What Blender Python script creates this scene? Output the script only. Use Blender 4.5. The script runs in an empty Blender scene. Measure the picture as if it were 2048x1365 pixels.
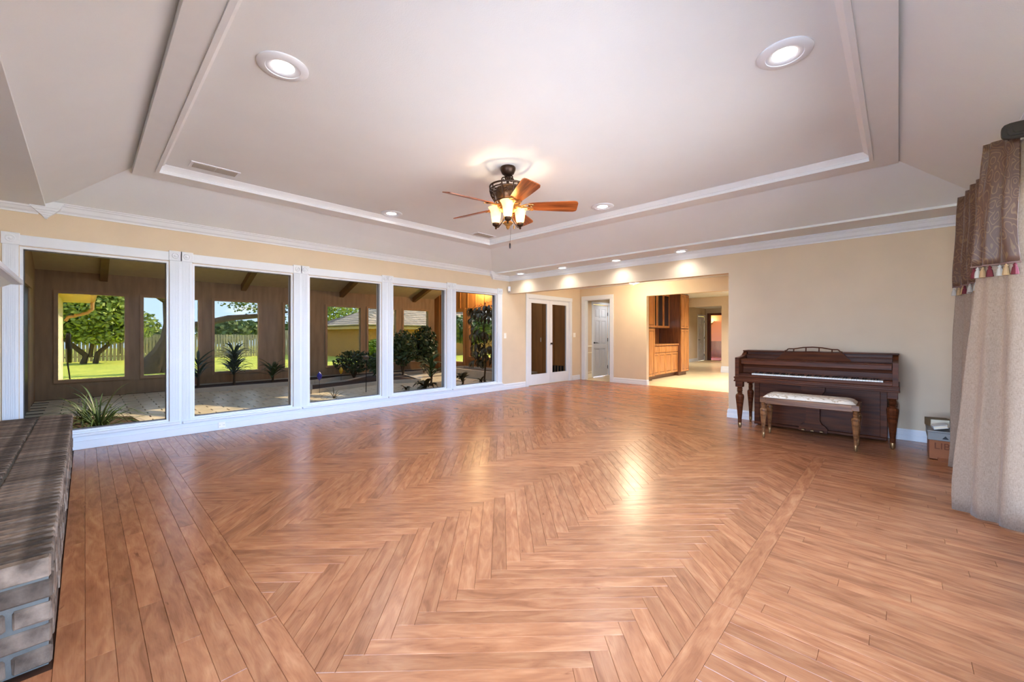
import bpy, bmesh, math, random
from mathutils import Vector, Matrix
random.seed(7)
S = bpy.context.scene
COL = S.collection
PI = math.pi
# ------------------------------------------------------------------ camera, sky, sun, exposure
FPX, CX0, CY0, CAMH = 812.7, 1024.0, 669.8, 1.2
YAW = math.radians(43.57)
cam_d = bpy.data.cameras.new('camera'); cam = bpy.data.objects.new('camera', cam_d); COL.objects.link(cam)
cam.location = (0, 0, CAMH); cam.rotation_euler = (PI/2, 0, YAW)
cam_d.sensor_width = 36; cam_d.lens = 36*FPX/2048
cam_d.shift_y = -(682.5-CY0)/2048; cam_d.clip_start = .03; cam_d.clip_end = 400
S.camera = cam
S.view_settings.view_transform = 'Standard'; S.view_settings.look = 'None'
S.view_settings.gamma = 1; S.view_settings.use_curve_mapping = False
S.view_settings.exposure = 1.1
S.cycles.use_denoising = True
S.cycles.max_bounces = 10; S.cycles.diffuse_bounces = 5; S.cycles.glossy_bounces = 4
S.cycles.transparent_max_bounces = 12; S.cycles.transmission_bounces = 6
S.cycles.sample_clamp_indirect = 6; S.cycles.caustics_reflective = False; S.cycles.caustics_refractive = False

def world():
    w = bpy.data.worlds.new('sky'); S.world = w; w.use_nodes = True
    nt = w.node_tree; nt.nodes.clear()
    out = nt.nodes.new('ShaderNodeOutputWorld'); bg = nt.nodes.new('ShaderNodeBackground')
    tc = nt.nodes.new('ShaderNodeTexCoord'); sep = nt.nodes.new('ShaderNodeSeparateXYZ')
    nt.links.new(tc.outputs['Generated'], sep.inputs[0])
    gr = nt.nodes.new('ShaderNodeValToRGB')
    gr.color_ramp.elements[0].position = 0.0; gr.color_ramp.elements[0].color = (.46, .65, .95, 1)
    gr.color_ramp.elements[1].position = .6; gr.color_ramp.elements[1].color = (.22, .42, .86, 1)
    nt.links.new(sep.outputs['Z'], gr.inputs[0])
    mp = nt.nodes.new('ShaderNodeMapping'); mp.inputs['Scale'].default_value = (3.2, 3.2, 7)
    nt.links.new(tc.outputs['Generated'], mp.inputs[0])
    nz = nt.nodes.new('ShaderNodeTexNoise'); nz.inputs['Scale'].default_value = 1.7; nz.inputs['Detail'].default_value = 7
    nt.links.new(mp.outputs[0], nz.inputs['Vector'])
    cr = nt.nodes.new('ShaderNodeValToRGB'); cr.color_ramp.elements[0].position = .52; cr.color_ramp.elements[1].position = .68
    nt.links.new(nz.outputs['Fac'], cr.inputs[0])
    mx = nt.nodes.new('ShaderNodeMixRGB'); mx.inputs[2].default_value = (1.0, .98, .97, 1)
    nt.links.new(cr.outputs[0], mx.inputs[0]); nt.links.new(gr.outputs[0], mx.inputs[1])
    nt.links.new(mx.outputs[0], bg.inputs[0]); bg.inputs[1].default_value = 16
    nt.links.new(bg.outputs[0], out.inputs[0])
world()
sun_d = bpy.data.lights.new('sun', 'SUN'); sun = bpy.data.objects.new('sun', sun_d); COL.objects.link(sun)
sun_d.energy = 52.0; sun_d.angle = math.radians(.6); sun_d.color = (1, .86, .66)
sun.rotation_euler = Vector((0.0, -.80, -.60)).to_track_quat('-Z', 'Y').to_euler()
CAN_W, FAN_W = 9, 3.4

# ------------------------------------------------------------------ pixel helpers (2048 x 1365 frame)
_F = (-math.sin(YAW), math.cos(YAW)); _R = (math.cos(YAW), math.sin(YAW))
def ray(u, v):
    t = (u-CX0)/FPX; return Vector((_F[0]+t*_R[0], _F[1]+t*_R[1], (CY0-v)/FPX))
def at_x(u, v, X): r = ray(u, v); return Vector((0, 0, CAMH)) + r*(X/r.x)
def at_y(u, v, Y): r = ray(u, v); return Vector((0, 0, CAMH)) + r*(Y/r.y)
def at_z(u, v, Z): r = ray(u, v); return Vector((0, 0, CAMH)) + r*((Z-CAMH)/r.z)

# ------------------------------------------------------------------ materials
def srgb(r, g, b):
    f = lambda c: (c/255/12.92) if c/255 <= .04045 else ((c/255+.055)/1.055)**2.4
    return (f(r), f(g), f(b), 1)
MATS = {}
def mat(name, col, rough=.6, var=0.0, vscale=8, vstretch=(1, 1, 1), bump=0, bscale=200, metal=0, spec=.5, coat=0, col2=None, emit=None, es=0, rnd=0, coords='Object', trans=0, sheen=0):
    if name in MATS: return MATS[name]
    m = bpy.data.materials.new(name); m.use_nodes = True; nt = m.node_tree
    p = nt.nodes['Principled BSDF']; L = nt.links.new
    p.inputs['Roughness'].default_value = rough; p.inputs['Metallic'].default_value = metal
    p.inputs['Specular IOR Level'].default_value = spec; p.inputs['Coat Weight'].default_value = coat
    if trans: p.inputs['Transmission Weight'].default_value = trans
    if sheen: p.inputs['Sheen Weight'].default_value = sheen
    c2 = col2 or tuple(min(1, c*(1-var)) for c in col[:3])+(1,)
    tc = nt.nodes.new('ShaderNodeTexCoord'); mp = nt.nodes.new('ShaderNodeMapping'); mp.inputs['Scale'].default_value = vstretch
    L(tc.outputs[coords], mp.inputs[0])
    nz = nt.nodes.new('ShaderNodeTexNoise'); nz.inputs['Scale'].default_value = vscale; nz.inputs['Detail'].default_value = 5
    L(mp.outputs[0], nz.inputs['Vector'])
    mx = nt.nodes.new('ShaderNodeMixRGB'); mx.inputs[1].default_value = col; mx.inputs[2].default_value = c2
    rp = nt.nodes.new('ShaderNodeValToRGB'); rp.color_ramp.elements[0].position = .35; rp.color_ramp.elements[1].position = .68
    L(nz.outputs['Fac'], rp.inputs[0]); L(rp.outputs[0], mx.inputs[0])
    last = mx.outputs[0]
    if rnd:
        oi = nt.nodes.new('ShaderNodeObjectInfo'); hs = nt.nodes.new('ShaderNodeHueSaturation')
        mr = nt.nodes.new('ShaderNodeMapRange'); mr.inputs[3].default_value = 1-rnd; mr.inputs[4].default_value = 1+rnd
        L(oi.outputs['Random'], mr.inputs[0]); L(mr.outputs[0], hs.inputs['Value']); L(last, hs.inputs['Color']); last = hs.outputs[0]
    L(last, p.inputs['Base Color'])
    if bump:
        n2 = nt.nodes.new('ShaderNodeTexNoise'); n2.inputs['Scale'].default_value = bscale; n2.inputs['Detail'].default_value = 3
        L(mp.outputs[0], n2.inputs['Vector'])
        b = nt.nodes.new('ShaderNodeBump'); b.inputs['Strength'].default_value = bump; b.inputs['Distance'].default_value = .003
        L(n2.outputs['Fac'], b.inputs['Height']); L(b.outputs[0], p.inputs['Normal'])
    if emit:
        p.inputs['Emission Color'].default_value = emit; p.inputs['Emission Strength'].default_value = es
    MATS[name] = m; return m

def wood(name, dark, light, rough=.3, scale=1.0, axis='X', rnd=.12, coat=.15, spec=.5):
    """grain along one object axis"""
    if name in MATS: return MATS[name]
    st = {'X': (1.2, 18, 18), 'Y': (18, 1.2, 18), 'Z': (18, 18, 1.2)}[axis]
    m = mat(name, light, rough, vscale=2.2*scale, vstretch=st, col2=dark, rnd=rnd, coat=coat, bump=.08, bscale=6*scale, spec=spec)
    return m

def plank_mat():
    m = bpy.data.materials.new('laminate_plank'); m.use_nodes = True; nt = m.node_tree; L = nt.links.new
    p = nt.nodes['Principled BSDF']
    uv = nt.nodes.new('ShaderNodeUVMap'); at = nt.nodes.new('ShaderNodeAttribute'); at.attribute_name = 'rnd'
    def noise(sx, sy, sc, det, dist=0):
        mp = nt.nodes.new('ShaderNodeMapping'); mp.inputs['Scale'].default_value = (sx, sy, 1)
        L(uv.outputs[0], mp.inputs[0])
        n = nt.nodes.new('ShaderNodeTexNoise'); n.inputs['Scale'].default_value = sc; n.inputs['Detail'].default_value = det
        n.inputs['Distortion'].default_value = dist; L(mp.outputs[0], n.inputs['Vector']); return n
    n1 = noise(1.6, 7, 3.0, 6, .9); n2 = noise(1.5, 26, 8.0, 4, .3); n3 = noise(1.6, 4.0, 5.0, 3, 1.2)
    r1 = nt.nodes.new('ShaderNodeValToRGB'); e = r1.color_ramp.elements
    e[0].position = .25; e[0].color = srgb(138, 84, 52); e[1].position = .78; e[1].color = srgb(186, 128, 86)
    m1 = e.new(.5); m1.color = srgb(165, 106, 68)
    L(n1.outputs['Fac'], r1.inputs[0])
    mx = nt.nodes.new('ShaderNodeMixRGB'); mx.blend_type = 'MULTIPLY'
    r2 = nt.nodes.new('ShaderNodeValToRGB'); r2.color_ramp.elements[0].position = .3; r2.color_ramp.elements[0].color = (.72, .68, .64, 1)
    r2.color_ramp.elements[1].position = .55; r2.color_ramp.elements[1].color = (1, 1, 1, 1)
    L(n2.outputs['Fac'], r2.inputs[0]); mx.inputs[0].default_value = .4
    L(r1.outputs[0], mx.inputs[1]); L(r2.outputs[0], mx.inputs[2])
    # knots
    r3 = nt.nodes.new('ShaderNodeValToRGB'); r3.color_ramp.elements[0].position = .70; r3.color_ramp.elements[0].color = (1, 1, 1, 1)
    r3.color_ramp.elements[1].position = .82; r3.color_ramp.elements[1].color = (.42, .34, .28, 1)
    L(n3.outputs['Fac'], r3.inputs[0])
    m2 = nt.nodes.new('ShaderNodeMixRGB'); m2.blend_type = 'MULTIPLY'; m2.inputs[0].default_value = .9
    L(mx.outputs[0], m2.inputs[1]); L(r3.outputs[0], m2.inputs[2])
    hs = nt.nodes.new('ShaderNodeHueSaturation'); mr = nt.nodes.new('ShaderNodeMapRange')
    mr.inputs[3].default_value = .86; mr.inputs[4].default_value = 1.13
    L(at.outputs['Fac'], mr.inputs[0]); L(mr.outputs[0], hs.inputs['Value']); L(m2.outputs[0], hs.inputs['Color'])
    L(hs.outputs[0], p.inputs['Base Color'])
    p.inputs['Roughness'].default_value = .27; p.inputs['Specular IOR Level'].default_value = .55
    bp = nt.nodes.new('ShaderNodeBump'); bp.inputs['Strength'].default_value = .06; bp.inputs['Distance'].default_value = .002
    L(n2.outputs['Fac'], bp.inputs['Height']); L(bp.outputs[0], p.inputs['Normal'])
    return m

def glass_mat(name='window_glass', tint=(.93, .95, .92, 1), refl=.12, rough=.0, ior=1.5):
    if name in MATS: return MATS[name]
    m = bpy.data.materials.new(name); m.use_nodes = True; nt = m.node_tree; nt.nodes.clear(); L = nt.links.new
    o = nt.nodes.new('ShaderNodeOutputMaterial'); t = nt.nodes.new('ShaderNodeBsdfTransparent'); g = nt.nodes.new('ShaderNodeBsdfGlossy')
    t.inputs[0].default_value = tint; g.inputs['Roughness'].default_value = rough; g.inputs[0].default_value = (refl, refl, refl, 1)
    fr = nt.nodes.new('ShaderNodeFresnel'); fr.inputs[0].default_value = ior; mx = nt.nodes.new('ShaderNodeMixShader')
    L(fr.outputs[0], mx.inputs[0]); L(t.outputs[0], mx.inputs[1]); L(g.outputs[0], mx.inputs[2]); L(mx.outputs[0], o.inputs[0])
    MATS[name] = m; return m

PAINT = mat('wall_paint_beige', srgb(214, 195, 168), .75, var=.05, vscale=3, bump=.12, bscale=180)
CEILM = mat('ceiling_paint', srgb(226, 230, 231), .85, var=.03, vscale=2, bump=.25, bscale=150)
TRIM = mat('trim_white', srgb(222, 226, 231), .4, var=.02)
TRAYM = mat('tray_trim_white', srgb(229, 232, 233), .5, var=.02)
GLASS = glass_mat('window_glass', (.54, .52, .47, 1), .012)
CLEAR = glass_mat('clear_glass', (.98, .985, .985, 1), .8)
BRONZE = mat('oil_rubbed_bronze', srgb(62, 44, 32), .38, metal=.7, var=.3, vscale=30)
PIANO = wood('piano_walnut', srgb(60, 28, 14), srgb(98, 52, 27), .36, 1, 'X', rnd=.12, coat=.0, spec=.1)
BENCHW = wood('bench_walnut', srgb(84, 50, 28), srgb(142, 98, 62), .3, 1, 'X', rnd=.06, coat=0, spec=.25)
DARK = mat('black_void', srgb(20, 18, 17), .8)
IRON = mat('black_iron', srgb(34, 33, 33), .45, metal=.5)
SUNW = mat('sunroom_brown_panel', srgb(168, 138, 106), .7, var=.22, vscale=3, vstretch=(4, 4, .6))
SUNTR = mat('sunroom_brown_trim', srgb(176, 142, 108), .6, var=.2, vscale=5)
OAK = wood('cabinet_oak', srgb(150, 88, 38), srgb(206, 142, 76), .35, 1, 'Z', rnd=.08)
OAKD = wood('cabinet_oak_dark', srgb(84, 46, 20), srgb(120, 70, 34), .4, 1, 'Z', rnd=.05)
TILE = mat('kitchen_tile', srgb(236, 208, 158), .3, var=.16, vscale=2.5)

# ------------------------------------------------------------------ mesh builder
WORLD = {}
class MB:
    def __init__(s): s.v = []; s.f = []
    def add(s, vs, fs):
        o = len(s.v); s.v += [tuple(x) for x in vs]; s.f += [tuple(o+i for i in f) for f in fs]; return s
    def box(s, x0, x1, y0, y1, z0, z1, bev=0):
        x0, x1 = sorted((x0, x1)); y0, y1 = sorted((y0, y1)); z0, z1 = sorted((z0, z1))
        if bev <= 0:
            return s.add([(x, y, z) for z in (z0, z1) for y in (y0, y1) for x in (x0, x1)],
                         [(0, 2, 3, 1), (4, 5, 7, 6), (0, 1, 5, 4), (2, 6, 7, 3), (0, 4, 6, 2), (1, 3, 7, 5)])
        b = min(bev, (x1-x0)/2.1, (y1-y0)/2.1, (z1-z0)/2.1)
        def ring(d, z): return [(x0+d, y0+b, z), (x0+b, y0+d, z), (x1-b, y0+d, z), (x1-d, y0+b, z), (x1-d, y1-b, z), (x1-b, y1-d, z), (x0+b, y1-d, z), (x0+d, y1-b, z)]
        vs = []
        for d, z in ((b, z0), (0, z0+b), (0, z1-b), (b, z1)):
            vs += ring(d, z) if d == 0 else [(min(max(x, x0+b), x1-b), min(max(y, y0+b), y1-b), z) for x, y, z in ring(0, z)]
        fs = [tuple(range(7, -1, -1)), tuple(range(24, 32))]
        for k in range(3):
            for i in range(8):
                j = (i+1) % 8; fs.append((k*8+i, k*8+j, (k+1)*8+j, (k+1)*8+i))
        return s.add(vs, fs)
    def prism(s, poly, a, b, axis='z'):
        """poly = list of 2D points; extruded from a to b along axis (x: poly is (y,z); y: (x,z); z: (x,y))"""
        P = {'x': lambda p, h: (h, p[0], p[1]), 'y': lambda p, h: (p[0], h, p[1]), 'z': lambda p, h: (p[0], p[1], h)}[axis]
        n = len(poly)
        return s.add([P(p, a) for p in poly]+[P(p, b) for p in poly],
                     [tuple(range(n-1, -1, -1)), tuple(range(n, 2*n))]+[(i, (i+1) % n, n+(i+1) % n, n+i) for i in range(n)])
    def lathe(s, prof, c=(0, 0, 0), n=20, caps=True):
        vs = []; fs = []; m = len(prof)
        for r, z in prof:
            for i in range(n):
                a = 2*PI*i/n; vs.append((c[0]+r*math.cos(a), c[1]+r*math.sin(a), c[2]+z))
        for k in range(m-1):
            for i in range(n):
                j = (i+1) % n; fs.append((k*n+i, k*n+j, (k+1)*n+j, (k+1)*n+i))
        if caps: fs += [tuple(range(n-1, -1, -1)), tuple((m-1)*n+i for i in range(n))]
        return s.add(vs, fs)
    def tube(s, pts, r, n=8, closed=False):
        pts = [Vector(p) for p in pts]; m = len(pts); rs = r if isinstance(r, (list, tuple)) else [r]*m
        vs = []; fs = []; up = Vector((0, 0, 1)); nrm = None
        for k, p in enumerate(pts):
            if closed: t = pts[(k+1) % m]-pts[k-1]
            else: t = pts[min(k+1, m-1)]-pts[max(k-1, 0)]
            t = t.normalized() if t.length > 1e-9 else Vector((0, 0, 1))
            if nrm is None:
                nrm = t.cross(up)
                if nrm.length < .05: nrm = t.cross(Vector((1, 0, 0)))
            nrm = (nrm - t*nrm.dot(t))
            if nrm.length < 1e-6: nrm = t.orthogonal()
            nrm.normalize(); b = t.cross(nrm)
            for i in range(n):
                a = 2*PI*i/n; vs.append(p+nrm*(rs[k]*math.cos(a))+b*(rs[k]*math.sin(a)))
        for k in range(m if closed else m-1):
            k2 = (k+1) % m
            for i in range(n):
                j = (i+1) % n; fs.append((k*n+i, k*n+j, k2*n+j, k2*n+i))
        if not closed: fs += [tuple(range(n-1, -1, -1)), tuple((m-1)*n+i for i in range(n))]
        return s.add(vs, fs)
    def ball(s, c, r, n=10, m=6):
        rx, ry, rz = r if isinstance(r, (tuple, list)) else (r, r, r)
        prof = [(math.sin(PI*k/m), -math.cos(PI*k/m)) for k in range(m+1)]
        vs = []; fs = []
        for a, z in prof:
            for i in range(n):
                t = 2*PI*i/n; vs.append((c[0]+rx*a*math.cos(t), c[1]+ry*a*math.sin(t), c[2]+rz*z))
        for k in range(m):
            for i in range(n):
                j = (i+1) % n; fs.append((k*n+i, k*n+j, (k+1)*n+j, (k+1)*n+i))
        return s.add(vs, fs)
    def grid(s, fn, nu, nv):
        vs = [fn(i/nu, j/nv) for j in range(nv+1) for i in range(nu+1)]
        return s.add(vs, [(j*(nu+1)+i, j*(nu+1)+i+1, (j+1)*(nu+1)+i+1, (j+1)*(nu+1)+i) for j in range(nv) for i in range(nu)])
    def rot(s, M, start=0):
        s.v = s.v[:start]+[tuple(M @ Vector(v)) for v in s.v[start:]]; return s
    def mesh(s, name, smooth=False, fix=True):
        me = bpy.data.meshes.new(name); me.from_pydata(s.v, [], s.f)
        if fix:
            bm = bmesh.new(); bm.from_mesh(me); bmesh.ops.remove_doubles(bm, verts=bm.verts, dist=1e-6)
            bmesh.ops.recalc_face_normals(bm, faces=bm.faces); bm.to_mesh(me); bm.free()
        if smooth: me.polygons.foreach_set('use_smooth', [True]*len(me.polygons))
        me.update(); return me
    def build(s, name, m, parent=None, local=False, smooth=False, label=None, kind=None, fix=True):
        if parent is not None and not local:
            W = WORLD[parent.name_full].inverted(); s.v = [tuple(W @ Vector(v)) for v in s.v]
        me = s.mesh(name, smooth, fix)
        if m is not None: me.materials.append(m)
        o = bpy.data.objects.new(name, me); COL.objects.link(o)
        if smooth == 'auto' or smooth:
            try: me.set_sharp_from_angle(angle=math.radians(38))
            except Exception: pass
        if parent is not None: o.parent = parent; WORLD[o.name_full] = WORLD[parent.name_full]
        else: WORLD[o.name_full] = Matrix.Identity(4)
        if label: o['label'] = label
        if kind: o['kind'] = kind
        return o
def tag(o, label, cat, group=None, kind=None):
    o['label'] = label
    if cat: o['category'] = cat
    if group: o['group'] = group
    if kind: o['kind'] = kind
    return o
def thing(name, label, cat, loc=(0, 0, 0), rz=0, group=None):
    o = bpy.data.objects.new(name, None); COL.objects.link(o); o.location = loc; o.rotation_euler = (0, 0, rz); o.empty_display_size = .1
    WORLD[o.name_full] = Matrix.Translation(loc) @ Matrix.Rotation(rz, 4, 'Z')
    return tag(o, label, cat, group)
def struct(name, mb, m, label=None, smooth=False, cat=None):
    o = mb.build(name, m, smooth=smooth); o['kind'] = 'structure'
    if label: o['label'] = label
    if cat: o['category'] = cat
    return o
def sroot(name, loc=(0, 0, 0), label=None):
    o = bpy.data.objects.new(name, None); COL.objects.link(o); o.location = loc; o['kind'] = 'structure'
    WORLD[o.name_full] = Matrix.Translation(loc)
    if label: o['label'] = label
    return o
def copy_part(src, parent, loc, rot=(0, 0, 0), scale=None, name=None):
    c = src.copy(); COL.objects.link(c); c.parent = parent; c.location = loc; c.rotation_euler = rot
    if scale: c.scale = scale
    return c
def light(name, kind, loc, power, color=(1, 1, 1), size=.1, rot=None, spot=None, blend=.6):
    d = bpy.data.lights.new(name, kind); o = bpy.data.objects.new(name, d); COL.objects.link(o)
    o.location = loc; d.energy = power; d.color = color
    if kind == 'AREA': d.shape = 'DISK'; d.size = size
    else: d.shadow_soft_size = size
    if kind == 'SPOT': d.spot_size = spot; d.spot_blend = blend
    if rot: o.rotation_euler = rot
    return o

# ------------------------------------------------------------------ room dimensions
XL, XR, YP, YN = -6.22, .62, 6.45, -.75      # window wall, curtain wall, piano wall, fireplace wall
YH, ZH = 9.2, 2.42                            # far hall wall, hall ceiling
ZS = 2.475                                    # soffit
TX0, TX1, TY0, TY1, ZB = -5.455, 0.0, .32, 5.155, 2.78
IX0, IX1, IY0, IY1, ZC = -5.2, -.175, .48, 4.9, 2.85
XO = -1.79                                    # right end of the wide opening in the piano wall

# ------------------------------------------------------------------ floor: laminate planks
PLANK = plank_mat()
fl = struct('floor', MB().box(XL-.1, XR+.1, YN-.1, YH+.02, -.12, -.012), mat('subfloor', srgb(78, 48, 30), .7), 'orange-brown laminate plank floor with a herringbone field')
PW, PL = .077, .924
HX0, HX1, HY0, HY1 = -5.05, -.60, .565, 4.95
def clip_rect(poly, x0, x1, y0, y1):
    def clip(P, ins, inter):
        out = []
        for i in range(len(P)):
            a, b = P[i-1], P[i]
            if ins(b):
                if not ins(a): out.append(inter(a, b))
                out.append(b)
            elif ins(a): out.append(inter(a, b))
        return out
    def lx(X): return lambda a, b: (X, a[1]+(b[1]-a[1])*(X-a[0])/(b[0]-a[0]))
    def ly(Y): return lambda a, b: (a[0]+(b[0]-a[0])*(Y-a[1])/(b[1]-a[1]), Y)
    for ins, it in ((lambda p: p[0] >= x0, lx(x0)), (lambda p: p[0] <= x1, lx(x1)), (lambda p: p[1] >= y0, ly(y0)), (lambda p: p[1] <= y1, ly(y1))):
        poly = clip(poly, ins, it)
        if len(poly) < 3: return []
    return poly
def area(P): return .5*sum(P[i-1][0]*P[i][1]-P[i][0]*P[i-1][1] for i in range(len(P)))
def clean(P):
    out = []
    for p in P:
        if not out or math.hypot(p[0]-out[-1][0], p[1]-out[-1][1]) > 1e-4: out.append(p)
    if len(out) > 1 and math.hypot(out[0][0]-out[-1][0], out[0][1]-out[-1][1]) < 1e-4: out.pop()
    return out
def inset(P, d):
    n = len(P); res = []
    L = []
    for i in range(n):
        a, b = P[i], P[(i+1) % n]; dx, dy = b[0]-a[0], b[1]-a[1]; l = math.hypot(dx, dy)
        nx, ny = -dy/l, dx/l; L.append((a[0]+nx*d, a[1]+ny*d, dx/l, dy/l))
    for i in range(n):
        x1, y1, dx1, dy1 = L[i-1]; x2, y2, dx2, dy2 = L[i]
        den = dx1*dy2-dy1*dx2
        if abs(den) < 1e-6: res.append((x2, y2)); continue
        t = ((x2-x1)*dy2-(y2-y1)*dx2)/den; res.append((x1+dx1*t, y1+dy1*t))
    return res
planks = []            # (polygon, direction angle, centre)
def put(poly, ang, rect):
    P = clean(clip_rect(poly, *rect))
    if len(P) < 3: return
    A = area(P)
    if A < 0: P.reverse(); A = -A
    if A < .0012: return
    q = inset(P, .0016)
    if area(q) < .0004: return
    planks.append((P, ang, (sum(p[0] for p in P)/len(P), sum(p[1] for p in P)/len(P)), A))
# herringbone: s along (1,1)/sqrt2, t along (-1,1)/sqrt2
O0 = Vector((-1.504, .666)); r2 = math.sqrt(.5)
def st(s, t): return (O0.x+(s-t)*r2, O0.y+(s+t)*r2)
for i in range(-80, 110):
    for j in range(-9, 10):
        s0 = i*PW+j*PL; t0 = i*PW-j*PL
        hx, hy = st(s0, t0)
        if not (HX0-1.2 < hx < HX1+1.2 and HY0-1.4 < hy < HY1+1.2): continue
        rect = (HX0, HX1, HY0, HY1)
        put([st(s0, t0-PW), st(s0+PL, t0-PW), st(s0+PL, t0), st(s0, t0)], PI/4, rect)
        put([st(s0, t0), st(s0+PW, t0), st(s0+PW, t0+PL), st(s0, t0+PL)], 3*PI/4, rect)
def rows_x(x0, x1, y0, y1, w=PW, Lg=PL):
    n = max(1, round((y1-y0)/w)); w = (y1-y0)/n
    for k in range(n):
        x = x0-Lg+((k*.37+random.random()*.12) % 1)*Lg
        while x < x1:
            put([(x, y0+k*w), (x+Lg, y0+k*w), (x+Lg, y0+(k+1)*w), (x, y0+(k+1)*w)], 0, (x0, x1, y0, y1)); x += Lg
def rows_y(x0, x1, y0, y1, w=PW, Lg=PL):
    n = max(1, round((x1-x0)/w)); w = (x1-x0)/n
    for k in range(n):
        y = y0-Lg+((k*.43+.2) % 1)*Lg
        while y < y1:
            put([(x0+k*w, y), (x0+(k+1)*w, y), (x0+(k+1)*w, y+Lg), (x0+k*w, y+Lg)], PI/2, (x0, x1, y0, y1)); y += Lg
rows_x(XL, HX1-.0, -.08, HY0)                     # strip in front of the hearth
rows_x(XL, HX0-PW, HY0, HY1); rows_y(HX0-PW, HX0, HY0, HY1)
rows_y(HX1, HX1+.088, -.08, HY1, w=.088)
rows_x(HX1+.088, XR, -.08, HY1)
rows_x(XL, XR, HY1, YP+.06); rows_x(XL, XR, YP+.06, YH)
rows_x(-2.2, XR, YN, -.08)
def apparent(p):
    x, y = p[2]; d = x*_F[0]+y*_F[1]; l = x*_R[0]+y*_R[1]
    if d < .4 or abs(l/d) > 1.33 or (d < 1.36): return -1+d*.001
    return p[3]/d**3
planks.sort(key=apparent, reverse=True)
def plank_geo(P, ang, rv, ru, vs, fs, uvs, rn):
    n = len(P); o = len(vs); G = inset(P, .0003); T = inset(P, .0015)
    vs += [(x, y, 0) for x, y in T]+[(x, y, -.0016) for x, y in G]+[(x, y, -.012) for x, y in G]
    F = [tuple(range(n))]+[(n+i, n+(i+1) % n, (i+1) % n, i) for i in range(n)]+[(2*n+i, 2*n+(i+1) % n, n+(i+1) % n, n+i) for i in range(n)]
    ca, sa = math.cos(ang), math.sin(ang)
    for f in F:
        fs.append(tuple(o+k for k in f))
        for k in f:
            x, y, _ = vs[o+k]; uvs.append((x*ca+y*sa+ru*37.0, -x*sa+y*ca+ru*17.0)); rn.append(rv)
def plank_obj(name, items, kind=None):
    vs, fs, uvs, rn = [], [], [], []
    for P, ang, c, A in items: plank_geo(P, ang, random.random(), random.random(), vs, fs, uvs, rn)
    me = bpy.data.meshes.new(name); me.from_pydata(vs, [], fs)
    ul = me.uv_layers.new(name='UVMap'); ul.data.foreach_set('uv', [c for q in uvs for c in q])
    a = me.attributes.new('rnd', 'FLOAT', 'CORNER'); a.data.foreach_set('value', rn)
    me.materials.append(PLANK); o = bpy.data.objects.new(name, me); COL.objects.link(o); o.parent = fl
    if kind: o['kind'] = kind
    return o
for p in planks[:298]: plank_obj('plank', [p])
plank_obj('planks_further_off', planks[298:], 'stuff')

# ------------------------------------------------------------------ walls
def wall_x(x0, x1, y0, y1, z0, z1, holes, mb=None):
    """slab between x0,x1 with holes (ya,yb,za,zb)"""
    mb = mb or MB(); ys = sorted({y0, y1} | {h[0] for h in holes} | {h[1] for h in holes})
    for a, b in zip(ys, ys[1:]):
        m = (a+b)/2; hs = sorted([h for h in holes if h[0] < m < h[1]], key=lambda h: h[2]); z = z0
        for h in hs:
            if h[2] > z+1e-6: mb.box(x0, x1, a, b, z, h[2])
            z = h[3]
        if z < z1-1e-6: mb.box(x0, x1, a, b, z, z1)
    return mb
def wall_y(y0, y1, x0, x1, z0, z1, holes, mb=None):
    mb = mb or MB(); n = len(mb.v); t = MB(); wall_x(y0, y1, x0, x1, z0, z1, holes, t)
    return mb.add([(v[1], v[0], v[2]) for v in t.v], t.f)
WIN = [(-.44, .683), (.902, 2.034), (2.243, 3.395), (3.597, 4.734), (4.95, 6.073)]
WZ0, WZ1 = .178, 2.066
FD = (7.09, 8.72, 0, 2.06)
wl = struct('wall_left', wall_x(XL-.14, XL, YN-.12, 11.7, -.1, 2.62, [(a, b, WZ0, WZ1) for a, b in WIN]+[FD, (9.84, 10.66, 0, 2.06)]), PAINT, 'beige wall holding five tall picture windows onto the sunroom')
wp = struct('wall_far', wall_y(YP, YP+.12, XL, XR+.12, 0, 2.62, [(XL, XO, 0, 2.097)]), PAINT, 'beige wall behind the piano with a wide cased-free opening')
RW = (.55, 4.72, .08, 2.14)
wr = struct('wall_right', wall_x(XR, XR+.14, YN-.12, YP+.12, -.1, 2.62, [RW]), PAINT, 'beige wall behind the curtain with a wide patio window')
NW = (-1.95, .38, .1, 2.12)  # hole for the daylight window added out of view
wn = struct('wall_near', wall_y(YN-.12, YN, XL, XR, -.1, 2.62, [NW]), PAINT, 'beige wall behind the fireplace')
HD = (-6.06, -5.31, 0, 2.12); KO = (-4.34, -1.2, 0, 2.12)
wh = struct('wall_hall', wall_y(YH, YH+.12, XL, XR+.12, 0, 2.6, [HD, KO]), PAINT, 'beige hall wall with a doorway and the opening to the kitchen')
struct('wall_hall_end', MB().box(XR, XR+.12, YP+.12, YH, 0, 2.6), PAINT)

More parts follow.
